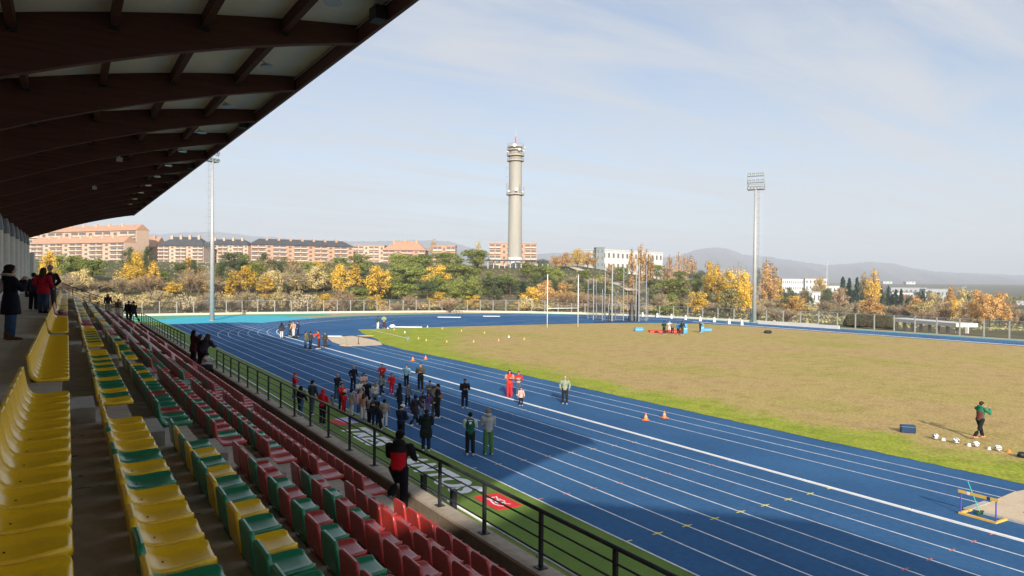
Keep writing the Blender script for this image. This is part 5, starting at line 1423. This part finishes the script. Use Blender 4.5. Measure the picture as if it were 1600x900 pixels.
def make_hair(J, kind, child):
    mb = MB(); k = 1.22 if child else 1.0; c = J['head']; u = J['hd']; f = J['hf']
    if kind == 'short':
        mb.ball(c+u*.03*k-f*.012*k, (.098*k, .085*k, .092*k), 14, 10); mb.ball(c-f*.045*k-u*.01*k, (.062*k, .074*k, .075*k), 10, 8)
    elif kind == 'long':
        mb.ball(c+u*.03*k-f*.014*k, (.102*k, .090*k, .095*k), 14, 10)
        mb.tube([c-f*.04*k+u*.04, c-f*.075*k-u*.08, c-f*.09*k-u*.20, c-f*.095*k-u*.34], [.085*k, .095*k, .095*k, .05*k], 12, ry=[.05*k, .05*k, .04*k, .02*k], side=(0, 1, 0))
        for s in (1, -1): mb.tube([c+V(0, s*.065*k, .03), c+V(0, s*.083*k, -.07)-f*.02, c+V(0, s*.08*k, -.2)-f*.04], [.03, .032, .015], 6)
    elif kind == 'bun':
        mb.ball(c+u*.03*k-f*.014*k, (.098*k, .086*k, .092*k), 12, 10); mb.ball(c+u*.10*k-f*.07*k, (.045, .045, .042), 8, 6)
    elif kind == 'bald':
        mb.ball(c-f*.035*k+u*.0, (.070*k, .080*k, .062*k), 12, 8)
    elif kind in ('cap',):
        mb.ball(c+u*.045*k-f*.006, (.102*k, .088*k, .078*k), 14, 10); mb.tube([c+u*.03*k+f*.06*k, c+u*.02*k+f*.17*k], [.075*k, .06*k], 12, ry=[.012, .008], side=(0, 1, 0))
    elif kind == 'beanie':
        mb.ball(c+u*.045*k-f*.012, (.104*k, .092*k, .098*k), 14, 10); mb.ball(c+u*.15*k-f*.012, .03, 8, 6)
    elif kind == 'hoodup':
        mb.ball(c+u*.01*k-f*.03*k, (.110*k, .112*k, .13*k), 14, 10)
    me = remesh(mb, .014, 'hair', 1)
    # keep the face clear
    bm = bmesh.new(); bm.from_mesh(me)
    kill = []
    for fc in bm.faces:
        v = fc.calc_center_median()-c
        if kind in ('cap', 'beanie'): 
            continue
        if v.dot(f) > .045*k and v.dot(u) < .055*k: kill.append(fc)
    bmesh.ops.delete(bm, geom=kill, context='FACES'); bm.to_mesh(me); bm.free()
    return me
POSES = {
 'stand': dict(), 'stand_b': dict(lh=6, lk=6, rh=-5, rk=4, la=(4, 14, 22, 10), ra=(12, 9, 8, 0), lean=3),
 'pockets': dict(lh=3, lk=5, rh=-3, rk=3, la=(-14, 18, 62, 26), ra=(-14, 18, 62, 26), lean=1),
 'folded': dict(lh=2, lk=3, rh=-2, rk=3, la=(22, 8, 88, 62), ra=(20, 8, 84, 62), lean=1, head=8),
 'phone': dict(lh=2, lk=4, rh=-2, rk=4, la=(12, 8, 88, 36), ra=(10, 8, 84, 36), lean=2, head=22),
 'camera': dict(lh=0, lk=3, rh=0, rk=3, la=(30, 12, 128, 44), ra=(30, 12, 128, 44), lean=-1, head=4),
 'walk': dict(lh=24, lk=8, rh=-20, rk=22, la=(-18, 8, 16, 4), ra=(24, 8, 22, 4), lean=4),
 'walk_hands': dict(lh=22, lk=4, rh=-24, rk=16, la=(52, 8, 98, 34), ra=(46, 10, 96, 34), lean=5, head=10),
 'point': dict(lh=4, lk=4, rh=-4, rk=4, la=(64, 50, 8, 0), ra=(70, 10, 10, 10), lean=4, head=2),
 'bend': dict(lh=6, lk=12, rh=-2, rk=10, la=(48, 10, 40, 20), ra=(48, 10, 44, 20), lean=34, head=14),
 'leanrail': dict(lh=-12, lk=6, rh=-16, rk=8, la=(30, 10, 62, 34), ra=(28, 10, 62, 34), lean=20, head=-6),
 'teen': dict(lh=36, lk=96, rh=0, rk=2, la=(22, 8, 40, 12), ra=(20, 8, 38, 12), lean=8, head=-2),
 'sit': dict(lh=86, lk=84, rh=80, rk=80, la=(40, 8, 50, 24), ra=(42, 8, 54, 24), lean=16, head=18),
 'carry': dict(lh=4, lk=5, rh=-3, rk=4, la=(40, 10, 70, 40), ra=(36, 10, 64, 30), lean=-2, head=6),
}
CACHE = {}
def cm(key, fn):
    if key not in CACHE: CACHE[key] = fn()
    return CACHE[key]
CL = {}
def cloth(c, glossy=False):
    key = (c, glossy)
    if key not in CL: CL[key] = mat('cloth', c, tuple(x*.72 for x in c), 9, .85 if not glossy else .6, bump=.25, spec=.15)
    return CL[key]
SK = mat('skin', (.50, .29, .20), (.46, .26, .18), 5, .6); EYE = mat('eye_dark', (.015, .012, .01)); LIP = mat('lips', (.36, .12, .10))
HC = {'k': (.012, .010, .009), 'b': (.055, .030, .016), 'l': (.26, .15, .06), 'g': (.30, .29, .28), 'w': (.75, .75, .75), 'r': (.50, .03, .03)}
BLK, NVY, GRY, DGR, RED, WHT, BEI, JEA, LBL, PNK, KHA, GRN = (.014, .015, .018), (.014, .024, .055), (.26, .26, .27), (.045, .05, .058), (.56, .022, .026), (.62, .62, .62), (.50, .38, .28), (.05, .10, .20), (.32, .55, .68), (.60, .33, .32), (.15, .14, .08), (.015, .10, .06)
CAMAZ = lambda P: math.degrees(math.atan2(-P.y, -P.x))
def person(label, px, yf, yt, face, pose='stand', top=BLK, legs=BLK, hair=('short', 'k'), shoes=WHT, long=0, puffy=0, child=False, hood=0, wide=0, sleeves=None, panel=None, boots=0, z=.012, hscale=None, P=None, bulk=1.13):
    if P is None: P = at(px, yf, z)
    P = Vector(P)
    if hscale is None: hscale = max(.75, min(1.95, (hat(P, yt)-P.z)))
    J = cm(('J', pose), lambda: skel(**POSES[pose]))
    full = J['head'].z+.12 if pose not in ('sit',) else None
    s = hscale/full if full else hscale
    t = thing('person', label, 'person', (P.x, P.y, P.z), R_(face), None, (s*bulk, s*bulk, s))
    def part(name, me, mats):
        o = link(name, me, t)
        if len(me.materials) == 0: me.materials.append(None)
        for sl_, m in zip(o.material_slots, mats): sl_.link = 'OBJECT'; sl_.material = m
        return o
    part('body', cm(('body', pose, child), lambda: make_body(J, child)), [SK, EYE, LIP])
    tm = cloth(top); part('jacket', cm(('top', pose, long, puffy, hood), lambda: make_top(J, long, puffy, child, hood)), [tm, cloth(sleeves) if sleeves else tm, cloth(panel) if panel else tm])
    part('trousers', cm(('leg', pose, wide), lambda: make_trousers(J, wide)), [cloth(legs)])
    for me in cm(('shoe', pose, boots), lambda: make_shoes(J, boots)): part('shoe', me, [cloth(shoes)])
    hk, hc = hair
    nm = {'cap': 'cap', 'beanie': 'beanie', 'hoodup': 'hood'}.get(hk, 'hair')
    part(nm, cm(('hair', pose, hk, child), lambda: make_hair(J, hk, child)), [cloth(HC[hc] if isinstance(hc, str) else hc)])
    if hk == 'cap': part('hair', cm(('hair', pose, 'bald', child), lambda: make_hair(J, 'bald', child)), [cloth(HC['b'])])
    return t, J, s
TC = -125   # facing towards the camera, roughly
AW = 55     # facing away from it
# --- crowd on the track
person('man in red jacket and jeans standing left of the crowd', 460, 623, 582, -20, 'folded', RED, JEA, ('cap', 'r'))
person('dark haired person in black top and jeans behind the railing at left', 469.5, 652.5, 603, 30, 'stand_b', BLK, JEA, ('long', 'k'))
person('man in dark grey jacket and jeans, arms slightly out', 487.5, 647.7, 594, 20, 'stand_b', DGR, (.07, .10, .13), ('short', 'k'))
person('man in red hooded jacket seen from behind at the turf edge', 504, 661, 609, 40, 'phone', RED, BLK, ('hoodup', 'r'), BLK, hood=1)
person('toddler in grey suit walking on the turf', 519.5, 643, 617, 160, 'walk', GRY, (.35, .28, .28), ('short', 'b'), child=True)
person('grey haired man in black jacket and teal jeans at the back left', 526.5, 625, 583.5, -60, 'folded', BLK, (.04, .09, .12), ('bald', 'g'))
person('adult in red jacket holding a pale ball behind the red child', 534, 642, 598.6, -70, 'carry', RED, (.10, .02, .02), ('short', 'k'))
person('child in red tracksuit with yellow stripe in the crowd', 537.5, 646, 613.7, -60, 'phone', RED, RED, ('short', 'k'), child=True)
person('child in beige coat and white trousers seen from the side', 549, 649.6, 608, 10, 'stand', (.34, .29, .23), WHT, ('short', 'k'), BLK, long=.3, child=True)
person('man in black jacket with grey hair at the back of the crowd', 552, 608, 571, -80, 'pockets', BLK, BLK, ('short', 'g'), BLK)
person('woman with long dark hair in beige top among the crowd', 568, 618, 582.5, -100, 'folded', (.58, .42, .35), WHT, ('long', 'k'))
person('person in white quilted jacket beside the woman in beige', 561.5, 631, 594.8, -90, 'carry', (.60, .58, .54), WHT, ('short', 'k'), puffy=1)
person('girl in long pink coat in the crowd', 561.5, 646, 609, -70, 'stand', (.50, .26, .24), JEA, ('long', 'b'), long=.4, child=True)
person('person in black jacket in the middle of the crowd', 573.5, 631, 594, -110, 'pockets', BLK, BLK, ('short', 'b'))
person('blond woman in cream coat in the crowd', 586, 634, 597.7, 100, 'stand_b', (.52, .48, .42), (.10, .15, .20), ('long', 'l'), puffy=1)
person('woman in tan top with wide white trousers seen from behind', 568, 655, 614, 50, 'stand', (.42, .24, .16), WHT, ('long', 'b'), BLK, wide=1)
person('person in grey vest and black leggings at the turf edge', 577, 662, 620, 30, 'stand_b', (.24, .26, .29), BLK, ('short', 'k'), sleeves=NVY)
person('dark dressed adult behind the bending one', 586, 664, 620, 70, 'stand', BLK, NVY, ('short', 'k'), KHA)
person('person in long black coat bending forward at the turf edge', 594, 671, 627, 170, 'bend', BLK, BLK, ('short', 'b'), long=.5)
person('child in beige quilted jacket and white trousers at the right of the front group', 600.5, 667, 624, 60, 'stand', (.30, .26, .22), WHT, ('short', 'k'), BLK, puffy=1, child=True)
person('man in bright red jacket facing the camera', 597, 604, 568.4, TC, 'carry', RED, DGR, ('short', 'k'))
person('child in grey top and black leggings walking before the red jacket', 596, 618.4, 585.4, -150, 'walk', (.24, .27, .28), BLK, ('short', 'b'), child=True)
person('child in full red tracksuit standing apart', 611.8, 615.6, 583.5, TC, 'stand', RED, (.58, .02, .05), ('short', 'k'), child=True)
person('woman in light blue jacket with black trousers', 635, 604, 569.3, TC, 'pockets', LBL, BLK, ('short', 'k'), BLK)
person('man in dark grey jacket with hands together at the back right', 657, 610, 567.4, TC, 'folded', (.055, .055, .05), (.03, .032, .035), ('short', 'b'), (.3, .16, .12))
person('woman in long black coat with long dark hair seen from behind', 624.5, 641, 598.6, 130, 'stand', BLK, BLK, ('long', 'k'), long=.8)
person('person in dark grey jacket beside the long black coat', 637, 637, 598.6, -60, 'stand_b', (.11, .12, .13), BLK, ('short', 'b'))
person('man in white cap and navy quilted jacket seen from behind', 626.5, 694, 631.7, 20, 'phone', NVY, BLK, ('cap', 'w'), (.06, .06, .06), puffy=1)
person('woman in dark purple parka walking away', 648.7, 665, 616.6, 20, 'walk', (.038, .030, .046), BLK, ('hoodup', (.03, .025, .035)), long=.35)
person('person in long dark green parka with fur collar seen from behind', 665.5, 704.5, 640, 60, 'phone', (.012, .018, .018), NVY, ('short', 'k'), long=.75, puffy=1, hood=1)
person('child in dark top and grey trousers between the adults', 660, 646, 613, -100, 'phone', (.03, .03, .045), (.26, .24, .28), ('short', 'k'), child=True)
person('person with hair bun in grey at the right cluster', 671.5, 633, 594.8, TC, 'folded', (.14, .13, .13), (.06, .05, .05), ('bun', 'k'))
person('person in grey hooded jacket holding a brown bag', 679, 652, 603, -60, 'carry', (.20, .20, .19), (.08, .09, .08), ('short', 'b'), (.3, .1, .08), hood=1)
person('tall man in black jacket at the right end of the cluster', 684.5, 653, 599.5, 150, 'stand', BLK, BLK, ('short', 'k'))
person('child in purple top in the right cluster', 669, 645, 615, -90, 'stand', (.13, .06, .22), (.2, .15, .25), ('long', 'b'), child=True)
person('man in black jacket standing alone looking at his hands', 726, 637.5, 591.5, -110, 'phone', BLK, (.018, .02, .03), ('short', 'k'))
t_, J_, s_ = person('young man in green varsity jacket with white sleeves seen from behind', 734.5, 711, 644.5, 62, 'phone', GRN, BLK, ('short', 'k'), sleeves=(.55, .58, .56))
em = MB(); bx = J_['chest']-J_['hf']*.145; M_ = Matrix.Translation(bx+V(0, 0, -.02))
em.tube([(bx.x-.006, -.07, bx.z+.07), (bx.x-.010, 0, bx.z+.09), (bx.x-.006, .07, bx.z+.07)], .012, 6); em.ball((bx.x+.004, 0, bx.z-.02), (.012, .045, .055), 8, 6)
em.build('back_emblem', m_white, t_)
person('person in light grey hooded sweatshirt and green trousers', 763, 710, 639, 75, 'phone', (.34, .35, .36), (.085, .19, .075), ('short', 'l'), (.4, .45, .38), hood=1, wide=.3)
person('woman in orange red outfit with long dark hair in the sun', 796, 620.5, 578, TC, 'carry', (.62, .06, .035), (.62, .03, .03), ('long', 'k'), RED, sleeves=(.5, .25, .2))
person('person in red jacket and jeans beside the woman in orange red', 810, 617.5, 580, TC, 'folded', (.5, .03, .035), (.07, .11, .18), ('short', 'b'), panel=(.42, .38, .34))
person('small girl in pale pink coat standing in the sun', 814, 633.5, 605, TC+10, 'stand', (.58, .40, .36), BLK, ('short', 'b'), long=.2, child=True)
person('man in pale green jacket with hands in pockets in the sun', 882.5, 631, 587, TC, 'pockets', (.30, .34, .25), (.022, .022, .026), ('bald', 'b'), (.35, .38, .42))
# --- far groups
person('woman in dark coat with white trousers on the far track', 440, 527.5, 504, 60, 'stand_b', (.05, .04, .05), WHT, ('long', 'k'), long=.2)
person('person in dark jacket, left of the far group of three', 453, 525.5, 502, 20, 'stand', (.04, .045, .04), DGR, ('short', 'k'))
person('person in beige, middle of the far group of three', 458.5, 526, 501.5, -140, 'stand_b', (.52, .34, .26), WHT, ('short', 'b'))
person('person in navy, right of the far group of three', 465.5, 526, 501.5, -170, 'pockets', (.03, .05, .13), NVY, ('short', 'k'))
person('person in khaki jacket and jeans at the far pit', 477.5, 546, 517.5, 10, 'stand', KHA, JEA, ('short', 'b'))
person('person in dark jacket leaning together with the khaki one', 485, 547, 518, 20, 'folded', (.06, .05, .045), NVY, ('short', 'k'))
person('coach in red jacket stretching both arms at the far pit', 498, 545, 516, 165, 'point', (.66, .08, .05), (.09, .03, .03), ('short', 'b'))
person('person in dark coat right of the red coach', 508, 543.5, 519, -130, 'stand', (.07, .055, .05), (.05, .04, .04), ('short', 'k'), DGR)
person('person in dark jacket and pale trousers at the infield corner', 590.5, 513.7, 494.4, 20, 'stand', (.05, .07, .07), WHT, ('short', 'k'))
person('person in pale green top at the infield corner', 600, 512.8, 492.5, -120, 'folded', (.28, .42, .22), (.10, .03, .04), ('short', 'b'))
person('player in dark green kit, leftmost of the infield group', 1037.5, 522.5, 501.8, 60, 'folded', (.015, .05, .045), BLK, ('short', 'k'), z=.022)
person('player in white shirt behind the red mats', 1046, 519, 501.5, TC, 'folded', (.62, .6, .56), WHT, ('bald', 'l'), z=.022)
person('player in grey shirt and black shorts in the infield group', 1050.5, 522, 503, TC, 'phone', (.18, .18, .15), BLK, ('short', 'b'), z=.022)
person('player in blue shirt and dark shorts in the infield group', 1059.5, 522.5, 504, 60, 'stand', (.04, .17, .42), BLK, ('short', 'k'), z=.022)
person('player in dark jacket beside the upright blue pad', 1066, 523.5, 501, 10, 'stand', (.02, .045, .04), (.09, .07, .05), ('short', 'k'), z=.022)
person('lone player in dark kit behind a blue pad', 1094, 520, 502.5, -20, 'carry', (.02, .035, .05), BLK, ('short', 'k'), z=.022)
person('young man in green hooded top walking across the infield, hands raised', 1531, 685, 627, -12, 'walk_hands', (.02, .16, .09), BLK, ('short', 'b'), (.75, .28, .22), hood=1, z=.022, sleeves=(.03, .22, .12), panel=(.16, .05, .045))
# --- people in the stand
t_, J_, s_ = person('woman in navy parka with fur trimmed hood and brown boots on the walkway', 18, 529, 413, 15, 'camera', (.010, .010, .020), (.04, .085, .16), ('long', 'k'), (.20, .075, .03), long=.7, hood=0, boots=1, bulk=1.22, P=(-1.12, 20.1, TZ))
fu = MB(); fu.tube([J_['neck']+J_['d']*.05+V(.085*math.cos(a_)-.03, .105*math.sin(a_), -.01*math.cos(a_)) for a_ in [i*math.pi/8 for i in range(17)]], .036, 8); fu.build('fur_trim', cloth((.42, .34, .29)), t_, True)
bp_ = MB(); bp_.ball((-.19, .03, J_['chest'].z-.05), (.09, .14, .19), 12, 10); tag(bp_.build('bag_body', cloth((.30, .24, .24)), None, True), 'greyish pink backpack carried by the woman in the navy parka', 'backpack')
bpo = bpy.data.objects['bag_body']; bpo.name = 'backpack'; bpo.location = t_.location; bpo.rotation_euler = t_.rotation_euler; bpo.scale = t_.scale[:]
person('woman in bright red coat with brown hair on the far walkway', 65.5, 489, 418, 60, 'pockets', (.44, .012, .03), (.045, .065, .11), ('long', 'b'), BLK, long=.25, P=(-.82, 34.0, TZ))
person('person in dark jacket behind the red coat', 78, 488, 415, 120, 'pockets', (.012, .014, .022), (.05, .055, .07), ('beanie', 'g'), WHT, P=(-.62, 35.8, TZ))
person('person in purple jacket half hidden left of the red coat', 56, 485, 425, 60, 'stand', (.035, .03, .07), BLK, ('short', 'b'), P=(-1.22, 36.2, TZ), hscale=1.65)
person('teenager in black jacket with red lower back at the railing', 627, 0, 672, 50, 'teen', BLK, (.010, .011, .018), ('short', 'k'), (.20, .18, .16), hood=1, bulk=1.24, panel=(.62, .01, .02), P=(5.22, 12.05, 3.08), hscale=1.5)
person('person in dark jacket with woolly hat walking between the far rows', 211, 0, 466, 120, 'walk', (.012, .014, .018), (.02, .035, .06), ('beanie', 'b'), P=(4.72, 66.3, 3.55), hscale=1.8)
person('bulky person in black coat beside the one with the woolly hat', 207, 0, 468, 110, 'stand', (.015, .014, .018), (.02, .025, .04), ('short', 'b'), P=(4.35, 66.6, 3.7), hscale=1.7, long=.2, puffy=1)
person('person in khaki jacket and pale trousers between the far rows', 183, 0, 464, -60, 'phone', (.075, .06, .035), (.42, .36, .38), ('short', 'k'), P=(3.8, 71.2, 3.7), hscale=1.75)
person('person in black top with grey trousers beside the khaki jacket', 171, 0, 458.5, -80, 'stand', (.02, .02, .025), (.30, .28, .30), ('long', 'k'), P=(3.0, 70.8, 4.2), hscale=1.7)
person('woman with long dark hair in burgundy coat at the railing gap', 303, 0, 515, 20, 'stand', (.05, .012, .022), BLK, ('long', 'k'), BLK, long=.5, P=(5.2, 37.0, 3.13), hscale=1.72)
person('woman in black jacket facing the track at the railing gap', 320, 0, 523, 10, 'folded', (.014, .013, .016), BLK, ('long', 'b'), BLK, hood=1, P=(5.25, 35.4, 3.13), hscale=1.62)
person('woman with long brown hair in dark checked coat leaning on the railing', 334, 0, 522.5, 35, 'leanrail', (.045, .03, .05), (.012, .012, .02), ('long', 'b'), BLK, P=(5.22, 34.1, 3.13), hscale=1.72)
person('child in white sweatshirt sitting on the coping by the railing gap', 321, 0, 549, -20, 'sit', (.50, .48, .46), (.04, .05, .07), ('short', 'k'), P=(5.05, 33.2, 3.13), hscale=.72)
pp = MB(); pp.box(-.12, .12, -.17, .17, 0, .02); o = pp.build('notebook', m_white); o.location = (5.3, 32.6, 3.13); o.rotation_euler = (0, 0, .4); tag(o, 'white notebook on the floor beside the sitting child', 'notebook')
# things held
P = at(534, 642); bb = MB(); bb.ball((0, 0, 0), .13, 14, 10); o = bb.build('pale_ball', cloth((.62, .56, .45)), None, True); o.location = (P.x+.05, P.y-.34, 1.12); tag(o, 'pale ball held by the adult in the red jacket', 'ball')
P = at(679, 652); bb = MB(); bb.ball((0, 0, 0), (.14, .20, .16), 12, 8); o = bb.build('brown_bag', cloth((.34, .16, .08)), None, True); o.location = (P.x+.15, P.y-.28, 1.1); tag(o, 'brown bag held in front of the grey hooded jacket', 'bag')
